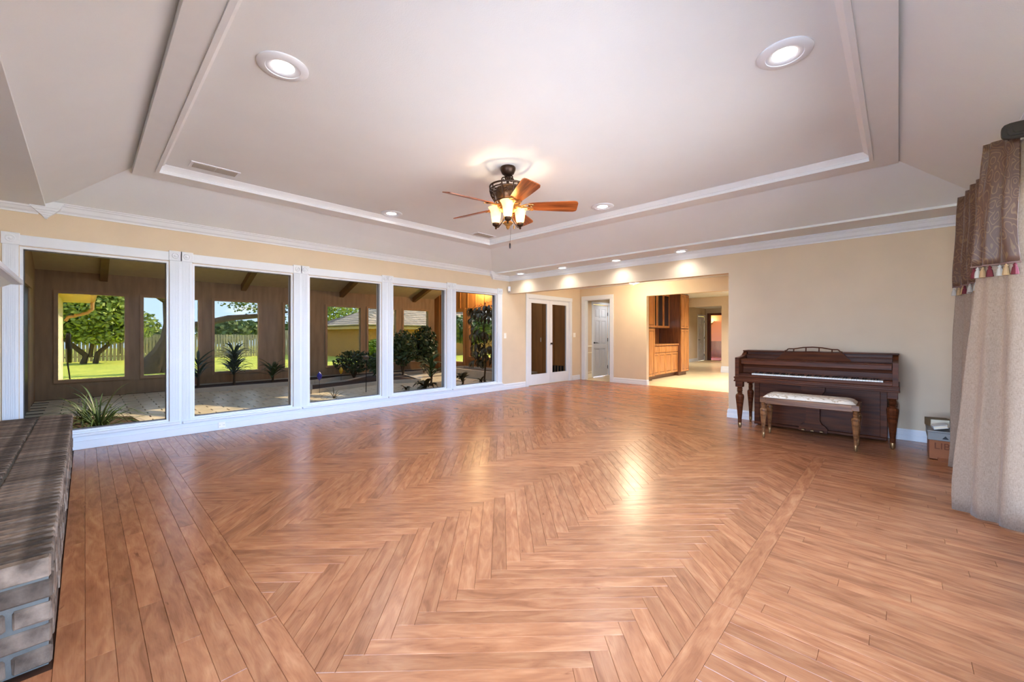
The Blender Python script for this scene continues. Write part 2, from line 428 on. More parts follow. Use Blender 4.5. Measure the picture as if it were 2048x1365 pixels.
# ------------------------------------------------------------------ ceiling
cl = MB()
cl.box(XL, XR, TY1+.785, YP, ZS, ZS+.15)                     # soffit over piano wall side
cl.box(XL, XR, YN, -.27, ZS, ZS+.15)
yb, yn, zl = 5.94, -.27, 2.50
A = [(XL, yn, zl), (XR, yn, zl), (XR, yb, zl), (XL, yb, zl)]
B = [(TX0, TY0, 2.845), (TX1, TY0, 2.845), (TX1, TY1, 2.80), (TX0, TY1, 2.80)]
cl.add(A+B, [(0, 1, 5, 4), (1, 2, 6, 5), (2, 3, 7, 6), (3, 0, 4, 7)])
cl.add([(TX0, TY0, ZC), (TX1, TY0, ZC), (TX1, TY1, ZC), (TX0, TY1, ZC)], [(0, 1, 2, 3)])
cl.box(XL-.3, XR+.3, YN-.3, YP+.1, 3.05, 3.1)
ceiling = struct('ceiling', cl, CEILM, 'pale grey textured ceiling sloping up to a raised flat tray')
struct('ceiling_hall', MB().box(XL, XR, YP+.12, YH, ZH, ZH+.1), CEILM)
# tray frame: four boards, plus inner crown
def frame_board(name, poly, n):
    o = MB().prism(poly, ZB, 2.846).build(name, TRAYM); o['kind'] = 'structure'; return o
frame_board('trim_1', [(TX0, TY0), (TX1, TY0), (IX1, IY0), (IX0, IY0)], 1)
frame_board('trim_2', [(TX1, TY0), (TX1, TY1), (IX1, IY1), (IX1, IY0)], 2)
frame_board('trim_3', [(TX1, TY1), (TX0, TY1), (IX0, IY1), (IX1, IY1)], 3)
frame_board('trim_4', [(TX0, TY1), (TX0, TY0), (IX0, IY0), (IX0, IY1)], 4)
def sweep(path, prof, closed=True):
    """profile (offset towards inside, z) swept round an axis aligned loop given ccw"""
    mb = MB(); n = len(path); m = len(prof); vs = []
    for i, p in enumerate(path):
        a, b, c = Vector(path[i-1]), Vector(p), Vector(path[(i+1) % n])
        d1 = (b-a).normalized() if (closed or i > 0) else (c-b).normalized()
        d2 = (c-b).normalized() if (closed or i < n-1) else d1
        n1, n2 = Vector((-d1.y, d1.x)), Vector((-d2.y, d2.x)); mt = (n1+n2)
        mt = mt/ max(.3, mt.dot(n1)) if mt.length > 1e-6 else n1
        for o, z in prof: vs.append((b.x+mt.x*o, b.y+mt.y*o, z))
    fs = []
    for i in range(n if closed else n-1):
        i2 = (i+1) % n
        for k in range(m-1): fs.append((i*m+k, i2*m+k, i2*m+k+1, i*m+k+1))
        fs.append((i*m+m-1, i2*m+m-1, i2*m, i*m))
    if not closed: fs += [tuple(range(m)), tuple((n-1)*m+k for k in range(m-1, -1, -1))]
    return mb.add(vs, fs)
inner = [(IX0, IY0), (IX1, IY0), (IX1, IY1), (IX0, IY1)]
o = struct('trim_5', sweep(inner, [(-.012, ZB-.012), (.016, ZB-.012), (.016, ZB+.016), (.01, ZB+.024), (.02, ZB+.036), (.035, ZB+.05), (.045, ZC-.012), (.055, ZC-.004), (.055, ZC+.01), (-.012, ZC+.01)]), TRAYM, 'narrow crown moulding round the inside of the ceiling tray')
def crown(z, h=.1, p=.075): return [(-.005, z), (.012, z), (.014, z+.012), (.02, z+.02), (.032, z+.03), (.05, z+h-.032), (.06, z+h-.026), (.064, z+h-.014), (p, z+h-.008), (p, z+h+.02), (-.005, z+h+.02)]
struct('trim_6', sweep([(XR, yb+.02), (XR, YP), (XL, YP), (XL, yb+.02)], crown(2.37), False), TRIM, 'white crown moulding along the piano wall and header')
struct('trim_7', sweep([(XL, yb-.05), (XL, yn+.05)], crown(2.434), False), TRIM, 'white crown moulding above the picture windows')
struct('trim_8', sweep([(XR, yn+.05), (XR, yb-.02)], crown(2.434), False), TRIM, 'white crown moulding on the curtain wall')
struct('trim_9', sweep([(XL, yn-.05), (XL, YN), (XR, YN), (XR, yn-.05)], crown(2.40, .085), False), TRIM)
def corbel(y, name):
    mb = MB()
    for k, (w, z0, z1, p) in enumerate(((.125, 2.465, 2.53, .088), (.10, 2.44, 2.465, .078), (.075, 2.418, 2.44, .064), (.052, 2.398, 2.418, .05), (.03, 2.378, 2.398, .036), (.014, 2.366, 2.378, .026))):
        w2 = (.125, .10, .075, .052, .03, .014, .008)[k+1]
        mb.prism([(y-w, z1), (y-w2, z0), (y+w2, z0), (y+w, z1)], XL-.005, XL+p, 'x')
    return struct(name, mb, TRIM, None)
corbel(yn, 'trim_10'); corbel(yb-.0, 'trim_11')
# baseboards
def base(name, path, label=None, h=.125):
    return struct(name, sweep(path, [(0, 0), (.018, 0), (.018, h*.45), (.014, h*.5), (.014, h*.82), (.009, h*.9), (.006, h), (0, h)], False), TRIM, label)
base('baseboard_far', [(XR, YP), (XO, YP), (XO, YP+.12)], 'white baseboard under the piano wall')
base('baseboard_left', [(XL, 6.98), (XL, 6.24)], 'white baseboard beside the french doors')
base('baseboard_hall', [(KO[0], YH+.1), (KO[0], YH), (HD[1]+.1, YH)], 'white baseboard in the hall')
base('baseboard_corner', [(XL, YH-.02), (XL, 8.82)])
base('baseboard_right', [(XR, YN), (XR, YP)], 'white baseboard along the curtain wall', .1)
# panel under the picture windows
mb = MB()
mb.box(XL, XL+.035, -.75, 6.27, 0, .085, .003); mb.box(XL, XL+.022, -.75, 6.27, .085, .135)
struct('baseboard_window', mb, TRIM, 'white base panel running under the picture windows')

# ------------------------------------------------------------------ picture windows
def casing_post(y0, y1, parent, block=True):
    mb = MB(); n = 6; w = (y1-y0)
    mb.box(XL-.002, XL+.016, y0, y1, .135, 2.075)
    for k in range(n):
        a = y0+w*(.1+.8*k/n); b = a+w*.8/n*.6
        mb.box(XL+.016, XL+.021, a, b, .15, 2.07)
    mb.build('fluted_casing', TRIM, parent)
    if block:
        m2 = MB().box(XL-.002, XL+.028, y0-.008, y1+.008, 2.075, 2.19, .003)
        b = m2.build('corner_block', TRIM, parent)
        r = MB(); cy = (y0+y1)/2
        rr = min(.036, w*.38)
        r.lathe([(rr, 0), (rr, .004), (rr*.75, .008), (rr*.7, .002), (rr*.4, .002), (rr*.35, .008), (.001, .011)], n=20)
        r.rot(Matrix.Translation((XL+.028, cy, 2.132)) @ Matrix.Rotation(PI/2, 4, 'Y')); r.build('rosette', TRIM, b)
labels = ['picture window nearest the brick hearth', 'picture window second from the hearth', 'middle picture window of the row', 'picture window second from the french doors', 'narrow-looking picture window nearest the french doors']
for i, (a, b) in enumerate(WIN):
    w = sroot('window_%d' % (i+1), (XL, (a+b)/2, WZ0), labels[i])
    pa = (WIN[i-1][1]+a)/2 if i else a-.105
    pb = (WIN[i+1][0]+b)/2 if i < 4 else b+.14
    fr = MB(); f = .022
    fr.box(XL-.13, XL-.01, a, a+f, WZ0, WZ1); fr.box(XL-.13, XL-.01, b-f, b, WZ0, WZ1); fr.box(XL-.13, XL-.01, a+f, b-f, WZ1-f, WZ1); fr.box(XL-.13, XL-.01, a+f, b-f, WZ0, WZ0+f)
    fr.build('frame', TRIM, w)
    gs = MB(); g = .006
    gs.box(XL-.075, XL-.06, a+f, a+f+g, WZ0+f, WZ1-f); gs.box(XL-.075, XL-.06, b-f-g, b-f, WZ0+f, WZ1-f); gs.box(XL-.075, XL-.06, a+f, b-f, WZ1-f-g, WZ1-f); gs.box(XL-.075, XL-.06, a+f, b-f, WZ0+f, WZ0+f+g)
    gs.build('gasket', mat('black_gasket', srgb(40, 42, 46), .5), w)
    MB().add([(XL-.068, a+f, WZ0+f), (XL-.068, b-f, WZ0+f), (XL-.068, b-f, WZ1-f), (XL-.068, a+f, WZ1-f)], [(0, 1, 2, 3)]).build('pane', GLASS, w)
    MB().box(XL-.002, XL+.02, a-.004, b+.004, WZ1+.006, 2.175, .003).build('head_casing', TRIM, w)
    st_ = MB(); st_.box(XL-.02, XL+.05, pa+.012, pb-.012, .135, .165, .006); st_.box(XL-.02, XL+.018, pa+.012, pb-.012, .165, .18)
    st_.build('stool', TRIM, w)
    casing_post(pa if i else a-.105, a-.004, w); casing_post(b+.004, pb, w)

# ------------------------------------------------------------------ light can, vents
WHITE_E = mat('lamp_lens_white', (1, 1, 1, 1), .5, emit=(1, .97, .92, 1), es=6)
def can(x, y, z, label, r=.142, power=CAN_W, group='recessed ceiling lights', lens=.46):
    t = thing('recessed_light', label, 'ceiling light', (x, y, z), group=group)
    MB().lathe([(r, 0), (r, -.006), (r*.93, -.014), (r*.68, -.016), (r*.66, -.012), (r*.66, 0)], n=36, caps=False).build('trim_ring', TRIM, t, local=True, smooth=True)
    MB().lathe([(r*.66, -.012), (r*max(.62, lens+.04), -.013), (r*lens, -.006), (r*(lens-.02), -.003)], n=32, caps=False).build('baffle', TRIM, t, local=True, smooth=True)
    MB().lathe([(r*(lens-.01), -.004), (.001, -.0045)], n=28, caps=False).build('lens', WHITE_E, t, local=True)
    l = light('lamp', 'SPOT', (0, 0, -.02), power*4, (.97, .98, 1), r*.4, spot=math.radians(140), blend=1.0); l.parent = t
    return t
can(-2.742, .84, ZC, 'recessed light above the open floor between the hearth and the camera')
can(-.485, 2.828, ZC, 'recessed light in the tray beside the curtain wall')
can(-4.993, 2.873, ZC, 'recessed light in the tray nearest the picture windows')
can(-2.756, 4.585, ZC, 'recessed light in the tray just beyond the ceiling fan towards the opening')
for x, lb in ((-5.69, 'soffit light closest to the picture windows corner'), (-4.62, 'soffit light second from the window corner'), (-3.484, 'soffit light third from the window corner'), (-2.393, 'soffit light nearest the piano')):
    can(x, 6.235, ZS, lb, .098, CAN_W*.3, 'soffit lights over the wide opening', .66)
def vent(x, y, lx, ly, z, label, parts=2):
    t = thing('ceiling_vent', label, 'vent', (x, y, z), group='ceiling air vents')
    m = MB(); e = .022
    m.box(-lx/2, lx/2, -ly/2, -ly/2+e, -.008, 0); m.box(-lx/2, lx/2, ly/2-e, ly/2, -.008, 0)
    m.box(-lx/2, -lx/2+e, -ly/2+e, ly/2-e, -.008, 0); m.box(lx/2-e, lx/2, -ly/2+e, ly/2-e, -.008, 0)
    m.box(-lx/2+e, lx/2-e, -.006, .006, -.008, 0); m.build('frame', TRIM, t, local=True)
    MB().box(-lx/2+e, lx/2-e, -ly/2+e, ly/2-e, -.0015, -.0005).build('duct', DARK, t, local=True)
    src = None; n = 6
    for k in range(n):
        xx = -lx/2+e+(k+.5)*(lx-2*e)/n
        if src is None:
            q = MB().box(-.0025, .0025, -ly/2+e, ly/2-e, -.012, .0); q.rot(Matrix.Rotation(.7, 4, 'Y')); src = q.build('louvre', mat('vent_grey', srgb(150, 142, 132), .5), t, local=True); src.location = (xx, 0, -.002)
        else: copy_part(src, t, (xx, 0, -.002))
vent(-4.932, .895, .17, .40, ZC, 'white air vent in the tray near the hearth end')
vent(-4.975, 4.55, .17, .40, ZC, 'air vent in the far tray corner by the picture windows')

# ------------------------------------------------------------------ brick hearth
MORTAR = mat('mortar_grey', srgb(112, 112, 106), .9, var=.2, vscale=20, bump=.4, bscale=120)
def brick_mat():
    m = mat('hearth_brick', srgb(144, 124, 106), .9, vscale=16, col2=srgb(84, 70, 58), rnd=.42, bump=.6, bscale=90, spec=.3); return m
BRK = brick_mat()
hx0, hx1, hy0, hy1, hz = -6.18, -2.235, -.56, -.083, .388
he = thing('brick_hearth', 'raised grey-brown brick hearth in front of the fireplace wall', 'hearth', (-4.2, -.3, 0))
MB().box(hx0, hx1-.008, hy0, hy1-.008, 0, hz-.014).build('mortar_core', MORTAR, he)
def brick_mesh(lx, ly, lz, name):
    m = MB().box(-lx/2, lx/2, -ly/2, ly/2, -lz/2, lz/2, .006)
    m.v = [(x+random.uniform(-.0018, .0018), y+random.uniform(-.0018, .0018), z+random.uniform(-.0018, .0018)) for x, y, z in m.v]
    me = m.mesh(name); me.materials.append(BRK); return me
def bricks(meshes, spots):
    for p in spots:
        o = bpy.data.objects.new('brick', random.choice(meshes)); COL.objects.link(o); o.parent = he
        o.location = (p[0]+4.2+random.uniform(-.002, .002), p[1]+.3+random.uniform(-.002, .002), p[2]+random.uniform(-.0015, .0015)); o.rotation_euler = (0, 0, random.uniform(-.012, .012))
tops = [brick_mesh(.050, .226, .07, 'brick') for _ in range(4)]; n = int((hx1-hx0)/.0665)
bricks(tops, [(hx1-.027-k*.0665, y, hz-.035) for k in range(n+1) for y in (hy1-.114, hy1-.114-.238) if hx1-.027-k*.0665 > hx0+.03])
ends = [brick_mesh(.09, .196, .066, 'brick') for _ in range(3)]; halfs = [brick_mesh(.09, .094, .066, 'brick') for _ in range(2)]
sp, sh = [], []
for c in range(4):
    z = .037+c*.0795
    if c % 2: sp += [(hx1-.045, hy1-.098, z), (hx1-.045, hy1-.098-.21, z)]; sh.append((hx1-.045, hy1-.047-.42, z))
    else: sh += [(hx1-.045, hy1-.047, z)]; sp += [(hx1-.045, hy1-.205, z), (hx1-.045, hy1-.205-.21, z)]
bricks(ends, sp); bricks(halfs, sh)
front = [brick_mesh(.198, .09, .066, 'brick') for _ in range(3)]
bricks(front, [(hx1-(.20 if c % 2 else .305)-k*.2095, hy1-.045, .037+c*.0795) for c in range(4) for k in range(18) if hx1-(.20 if c % 2 else .305)-k*.2095 > hx0+.08])
struct('wall_chimney_breast', MB().box(-4.8, -2.4, YN, -.56, 0, ZS), mat('chimney_brick', srgb(140, 124, 112), .9, var=.4, vscale=12))
mt = thing('mantel_shelf', 'glossy white wooden mantel shelf with stepped moulding on the fireplace wall', 'mantel', (-3.6, -.45, 1.5))
MB().box(-4.92, -2.3, -.56, -.33, 1.585, 1.625, .006).build('shelf', TRIM, mt)
MB().prism([(-.56, 1.46), (-.53, 1.46), (-.52, 1.49), (-.48, 1.52), (-.44, 1.55), (-.40, 1.572), (-.38, 1.585), (-.56, 1.585)], -4.86, -2.36, 'x').build('cove_moulding', TRIM, mt)

# ------------------------------------------------------------------ ceiling fan
FX, FY = -2.79, 2.875
fan = thing('ceiling_fan', 'bronze scrollwork ceiling fan with five wooden blades and amber glass lights', 'ceiling fan', (FX, FY, ZC), YAW)
MB().lathe([(.072, 0), (.076, -.008), (.074, -.03), (.06, -.062), (.035, -.082), (.018, -.09)], n=28).build('canopy', BRONZE, fan, local=True, smooth=True)
MB().lathe([(.012, -.08), (.012, -.24)], n=12).build('downrod', BRONZE, fan, local=True, smooth=True)
def scroll(c, r0, turns, start, n=26, flip=1):
    return [(c[0]+flip*r0*(1-.72*k/n)*math.cos(start+turns*2*PI*k/n), c[1]+r0*(1-.72*k/n)*math.sin(start+turns*2*PI*k/n)) for k in range(n+1)]
sc0 = None
prof = [(.03, -.115), (.055, -.10), (.07, -.118), (.055, -.135), (.042, -.128)]
pts = scroll((.038, -.118), .026, 1.1, PI*.1)[::-1]+[(.06, -.15), (.085, -.165), (.125, -.172), (.14, -.19), (.128, -.205), (.112, -.2)]
for k in range(5):
    a = k*2*PI/5+.5
    if sc0 is None: sc0 = MB().tube([(x, 0, z) for x, z in pts], .006, 6).build('scroll_arm', BRONZE, fan, local=True, smooth=True); sc0.rotation_euler.z = a
    else: copy_part(sc0, fan, (0, 0, 0), (0, 0, a))
ring = MB()
for r, z, th in ((.178, -.195, .009), (.176, -.228, .006), (.125, -.345, .008)):
    ring.tube([(r*math.cos(2*PI*k/40), r*math.sin(2*PI*k/40), z) for k in range(40)], th, 8, closed=True)
ring.build('basket_ring', BRONZE, fan, local=True, smooth=True)
MB().lathe([(.03, -.2), (.118, -.212), (.128, -.25), (.118, -.31), (.09, -.352), (.03, -.356)], n=32).build('motor_housing', mat('fan_motor_bronze', srgb(96, 70, 46), .35, metal=.6), fan, local=True, smooth=True)
cage = None
for k in range(10):
    a = k*2*PI/10
    if cage is None:
        q = MB().tube([(.178, 0, -.195), (.178, 0, -.235), (.166, 0, -.28), (.142, 0, -.32), (.125, 0, -.345)], .006, 6)
        for s_ in (-1, 1):
            sp_ = scroll((.028*s_, -.262), .024, 1.2, -PI/2, 20, s_)
            q.tube([((.172-.25*max(0, -.235-z)**1.0)*math.cos(y/.17), .17*math.sin(y/.17), z) for y, z in sp_], .0042, 5)
        cage = q.build('basket_scroll', BRONZE, fan, local=True, smooth=True); cage.rotation_euler.z = a
    else: copy_part(cage, fan, (0, 0, 0), (0, 0, a))
ZBL = 2.465-ZC
BLADE = wood('fan_blade_wood', srgb(96, 44, 18), srgb(168, 92, 44), .3, 1, 'X', rnd=.05, coat=.05, spec=.3)
b0 = i0 = None
for k in range(5):
    a = k*2*PI/5
    if b0 is None:
        P = []
        for s_ in (1, -1):
            xs = [.20, .24, .30, .45, .60, .65, .675, .685] if s_ == 1 else [.685, .675, .65, .60, .45, .30, .24, .20]
            for x in xs:
                w = {.20: .048, .24: .056, .30: .063, .45: .074, .60: .083, .65: .084, .675: .075, .685: .055}[x]; P.append((x, s_*w))
        q = MB().prism(P[::-1], -.004, .004); q.rot(Matrix.Rotation(math.radians(-17), 4, 'X')); b0 = q.build('blade', BLADE, fan, local=True); b0.location = (0, 0, ZBL); b0.rotation_euler.z = a
        q = MB(); q.tube([(.085, 0, .01), (.13, 0, -.004), (.18, 0, -.01), (.24, 0, -.012)], [.012, .01, .008, .006], 8)
        for s_ in (-1, 1):
            q.tube([(.13+.03*j/10*0+.012*j, s_*(.012+.03*math.sin(PI*j/10)+.012*(j/10)), -.008) for j in range(11)], .0055, 6)
            q.tube([(.235+.02*math.cos(t*.6), s_*(.03+.02*math.sin(t*.6)), -.012) for t in range(9)], .005, 6)
        q.rot(Matrix.Rotation(math.radians(-17), 4, 'X')); i0 = q.build('blade_iron', mat('fan_iron_gold', srgb(150, 112, 62), .35, metal=.6), b0, local=True, smooth=True)
    else:
        b = copy_part(b0, fan, (0, 0, ZBL), (0, 0, a)); copy_part(i0, b, (0, 0, 0))
MB().lathe([(.03, -.356), (.10, -.36), (.108, -.375), (.10, -.395), (.085, -.405), (.088, -.42), (.06, -.44), (.03, -.455), (.02, -.52), (.032, -.535), (.05, -.545), (.052, -.552), (.03, -.57), (.018, -.585), (.02, -.592), (.008, -.61), (.001, -.613)], n=28).build('light_kit_hub', mat('fan_iron_gold', srgb(150, 112, 62), .35, metal=.6), fan, local=True, smooth=True)
SHADE = mat('amber_glass_shade', srgb(255, 226, 160), .35, emit=(1, .60, .24, 1), es=1.1)
_n = SHADE.node_tree; _t = _n.nodes.new('ShaderNodeBsdfTransparent'); _t.inputs[0].default_value = (1, .8, .55, 1); _m = _n.nodes.new('ShaderNodeMixShader'); _m.inputs[0].default_value = .45
_n.links.new(_n.nodes['Principled BSDF'].outputs[0], _m.inputs[1]); _n.links.new(_t.outputs[0], _m.inputs[2]); _n.links.new(_m.outputs[0], _n.nodes['Material Output'].inputs[0])
for ang in (270, 150, 30):
    a = math.radians(ang); c, s_ = math.cos(a), math.sin(a)
    MB().tube([(.03*c, .03*s_, -.47), (.07*c, .07*s_, -.53), (.11*c, .11*s_, -.575), (.135*c, .135*s_, -.575), (.14*c, .14*s_, -.56)], .007, 8).build('light_arm', BRONZE, fan, local=True, smooth=True)
    cup = MB().lathe([(.004, -.605), (.012, -.595), (.008, -.585), (.02, -.575), (.034, -.565), (.036, -.545), (.03, -.54)], (.14*c, .14*s_, .012), 18).build('socket_cup', BRONZE, fan, local=True, smooth=True)
    MB().lathe([(.030, -.54), (.040, -.525), (.046, -.48), (.052, -.435), (.066, -.40), (.077, -.388), (.075, -.387), (.064, -.399), (.049, -.435), (.043, -.48), (.037, -.522), (.026, -.535)], (.14*c, .14*s_, .012), 24, caps=False).build('glass_shade', SHADE, fan, local=True, smooth=True)
    l = light('bulb', 'POINT', (.14*c, .14*s_, -.48), FAN_W, (1, .78, .5), .02); l.parent = fan
ch = MB().tube([(.06, .0, -.45), (.062, 0, -.5), (.03, -.03, -.6), (.02, -.035, -.755)], .0012, 5); ch.build('pull_chain', BRONZE, fan, local=True)
MB().lathe([(.003, -.755), (.008, -.762), (.008, -.80), (.004, -.808)], (.02, -.035, 0), 10).build('chain_fob', IRON, fan, local=True, smooth=True)
MB().tube([(.05, .03, -.44), (.06, .035, -.56)], .0012, 5).build('pull_chain', BRONZE, fan, local=True)
MB().lathe([(.003, -.56), (.009, -.57), (.009, -.59), (.003, -.6)], (.06, .035, 0), 10).build('chain_fob', mat('fan_iron_gold', srgb(150, 112, 62)), fan, local=True, smooth=True)

# ------------------------------------------------------------------ spinet piano
pn = thing('spinet_piano', 'dark walnut spinet piano with turned legs against the beige wall', 'piano', (-.765, 6.15, 0))
px0, px1 = -1.53, 0.0
side = [(5.785, .66), (6.42, .66), (6.42, .972), (6.20, .972), (6.15, .955), (6.09, .925), (6.0, .912), (5.785, .905)]
for a, b in ((px0, px0+.045), (px1-.045, px1)):
    MB().prism(side, a, b, 'x').build('case_side', PIANO, pn)
kb = MB(); kb.box(px0-.012, px1+.012, 5.765, 6.41, .642, .660, .004); kb.box(px0-.004, px1+.004, 5.775, 6.41, .618, .642); kb.box(px0-.012, px1+.012, 5.765, 6.41, .600, .618, .004)
kb.build('keybed', PIANO, pn)
ks = MB().box(px0+.045, px1-.045, 5.79, 5.825, .660, .694, .003).build('key_slip', PIANO, pn)
kx0 = -1.35; kw = .0237
for a, b in ((px0+.045, kx0-.003), (kx0+52*kw+.003, px1-.045)): MB().box(a, b, 5.825, 5.98, .66, .708, .003).build('key_block', PIANO, pn)
kbd = MB().box(kx0, kx0+52*kw, 5.83, 6.0, .66, .684).build('keyboard', DARK, pn)
IVORY = mat('piano_key_ivory', srgb(240, 236, 222), .25, var=.03); EBONY = mat('piano_key_black', srgb(18, 17, 17), .3)
wk = MB().box(-kw/2+.0006, kw/2-.0006, -.073, .073, -.009, .009, .0015).mesh('white_key'); wk.materials.append(IVORY)
bk = MB().prism([(-.045, -.006), (.045, -.006), (.045, .006), (-.038, .006)], -.0055, .0055, 'x').mesh('black_key'); bk.materials.append(EBONY)
for k in range(52):
    o = bpy.data.objects.new('white_key', wk); COL.objects.link(o); o.parent = kbd; o.location = (kx0+(k+.5)*kw+.765, 5.903-6.15, .700)
    if k < 51 and (k % 7) not in (1, 4):
        o = bpy.data.objects.new('black_key', bk); COL.objects.link(o); o.parent = kbd; o.location = (kx0+(k+1)*kw+.765, 5.931-6.15, .716)
fb = MB(); fb.prism([(5.985, .70), (6.02, .70), (6.045, .83), (6.02, .83), (6.008, .785), (5.998, .78), (5.992, .735)], px0+.045, px1-.045, 'x'); fb.build('fallboard', PIANO, pn)
MB().box(px0+.045, px1-.045, 6.05, 6.40, .66, .86).build('action_case', DARK, pn)
rl = MB(); rl.box(px0+.05, px1-.05, 5.862, 5.885, .822, .874, .003); rl.box(px0+.047, px1-.047, 5.852, 6.17, .874, .886, .004); rl.build('folding_fallboard', PIANO, pn)
ld = MB(); ld.box(px0+.05, px1-.05, 6.15, 6.42, .886, .925); ld.box(px0+.035, px1-.035, 6.13, 6.42, .925, .938, .004); ld.box(px0+.05, px1-.05, 6.19, 6.42, .938, .972); ld.box(px0-.005, px1+.005, 6.165, 6.43, .972, .988, .005)
ld.build('lid', PIANO, pn)
dk = [(-1.13, .886), (-.40, .886), (-.40, .905), (-.43, .925), (-.46, .965), (-.49, .978), (-.60, .982), (-.70, .993), (-.765, .997), (-.83, .993), (-.93, .982), (-1.04, .978), (-1.07, .965), (-1.10, .925), (-1.13, .905)]
q = MB().prism(dk, -.008, .008, 'y'); q.v = [(x, 6.115+y+(z-.886)*.25, z) for x, y, z in q.v]; desk = q.build('music_desk', PIANO, pn)
fq = MB(); top = [(-1.045, .975), (-1.045, .998), (-1.03, 1.0), (-1.015, 1.018), (-1.005, 1.022), (-.955, 1.022), (-.86, 1.04), (-.765, 1.046), (-.67, 1.04), (-.575, 1.022), (-.525, 1.022), (-.515, 1.018), (-.50, 1.0), (-.485, .998), (-.485, .975)]
fy = lambda z: 6.115+(z-.886)*.25
fq.tube([(x, fy(z), z) for x, z in top], .0075, 6)
for x, z in ((-.955, 1.022), (-.83, 1.043), (-.70, 1.043), (-.575, 1.022)): fq.tube([(x, fy(.975), .975), (x, fy(z), z)], .0065, 6)
fq.build('fretwork_rail', PIANO, desk)
def turned_leg(h, rmax, name, m, parent, loc, block, brass=True):
    s = rmax/.05
    prof = [(.010*s, .0), (.016*s, .012), (.018*s, .03), (.022*s, .06), (.023*s, .12), (.036*s, h*.45), (.049*s, h*.64), (.05*s, h*.68), (.046*s, h*.71), (.03*s, h*.735), (.026*s, h*.75), (.035*s, h*.765), (.026*s, h*.78), (.036*s, h*.80), (.028*s, h*.82), (.035*s, h*.84), (.027*s, h*.86), (.035*s, h*.88)]
    q = MB().lathe(prof, n=12); b = block
    q.box(-b, b, -b, b, h*.88, h, .003)
    o = q.build(name, m, parent, local=True); o.location = loc
    if brass:
        f = MB().lathe([(.004, 0), (.016*s, .006), (.019*s, .02), (.021*s, .03), (.0235*s, .062), (.022*s, .066)], n=14).build('ferrule', mat('worn_brass', srgb(150, 118, 80), .35, metal=.8), o, local=True, smooth=True)
    return o
for x in (-1.487, -.045): turned_leg(.60, .05, 'leg', PIANO, pn, (x+.765, 5.835-6.15, 0), .042)
for x in (-1.487, -.045): turned_leg(.60, .04, 'rear_leg', PIANO, pn, (x+.765, 6.36-6.15, 0), .034)
lp = MB(); lp.box(-1.37, -.11, 6.15, 6.17, .05, .60); lp.box(-1.39, -1.33, 6.135, 6.40, .02, .60, .004); lp.box(-.15, -.09, 6.135, 6.40, .02, .60, .004); lp.box(-1.37, -.11, 6.17, 6.40, .02, .60)
lp.build('lower_panel', PIANO, pn)
MB().box(-1.39, -.09, 6.12, 6.16, .02, .055, .006).build('bottom_rail', PIANO, pn)
c = -.755; ly = [(c-.14, .02), (c+.14, .02), (c+.14, .07), (c+.12, .095), (c+.085, .12), (c+.068, .16), (c+.068, .42), (c+.08, .47), (c+.115, .52), (c+.12, .60), (c-.12, .60), (c-.115, .52), (c-.08, .47), (c-.068, .42), (c-.068, .16), (c-.085, .12), (c-.12, .095), (c-.14, .07)]
lyre = MB().prism(ly, 6.09, 6.135, 'y').build('pedal_lyre', PIANO, pn)
for dx in (-.09, 0, .09): MB().box(c+dx-.018, c+dx+.018, 6.03, 6.10, .035, .048, .004).build('pedal', mat('worn_brass', srgb(150, 118, 80)), lyre)

# bench
bn = thing('piano_bench', 'walnut piano bench with patterned cream cushion in front of the piano', 'bench', (-.73, 5.60, 0))
for x, y in ((-1.139, 5.44), (-1.139, 5.76), (-.318, 5.44), (-.318, 5.76)): turned_leg(.475, .036, 'leg', BENCHW, bn, (x+.73, y-5.60, 0), .032)
ap = MB(); ap.box(-1.12, -.34, 5.415, 5.435, .405, .473, .003); ap.box(-1.12, -.34, 5.765, 5.785, .405, .473, .003); ap.box(-1.165, -1.145, 5.45, 5.75, .405, .473, .003); ap.box(-.312, -.292, 5.45, 5.75, .405, .473, .003); ap.box(-1.15, -.31, 5.43, 5.77, .455, .472)
ap.build('apron', BENCHW, bn)
def cushion():
    def fn(i, j):
        u, v = i*2-1, j*2-1; e = max(abs(u)**8, abs(v)**4)
        return (-.73+u*.415, 5.60+v*.165, .475+.045*(1-max(abs(u)**14, abs(v)**5)))
    m = bpy.data.materials.new('cushion_floral'); m.use_nodes = True; nt = m.node_tree; L = nt.links.new; p = nt.nodes['Principled BSDF']
    tc = nt.nodes.new('ShaderNodeTexCoord'); wv = nt.nodes.new('ShaderNodeTexWave'); wv.inputs['Scale'].default_value = 7; wv.inputs['Distortion'].default_value = 7; wv.inputs['Detail'].default_value = 2; wv.inputs['Detail Scale'].default_value = 3
    wv.bands_direction = 'Y'; rp = nt.nodes.new('ShaderNodeValToRGB'); e = rp.color_ramp.elements
    e[0].position = .0; e[0].color = srgb(184, 160, 130); e[1].position = .3; e[1].color = srgb(232, 220, 202)
    L(tc.outputs['Object'], wv.inputs['Vector']); L(wv.outputs['Fac'], rp.inputs[0]); L(rp.outputs[0], p.inputs['Base Color']); p.inputs['Roughness'].default_value = .85
    q = MB().grid(fn, 28, 14); q.build('cushion', m, bn, smooth=True)
cushion()

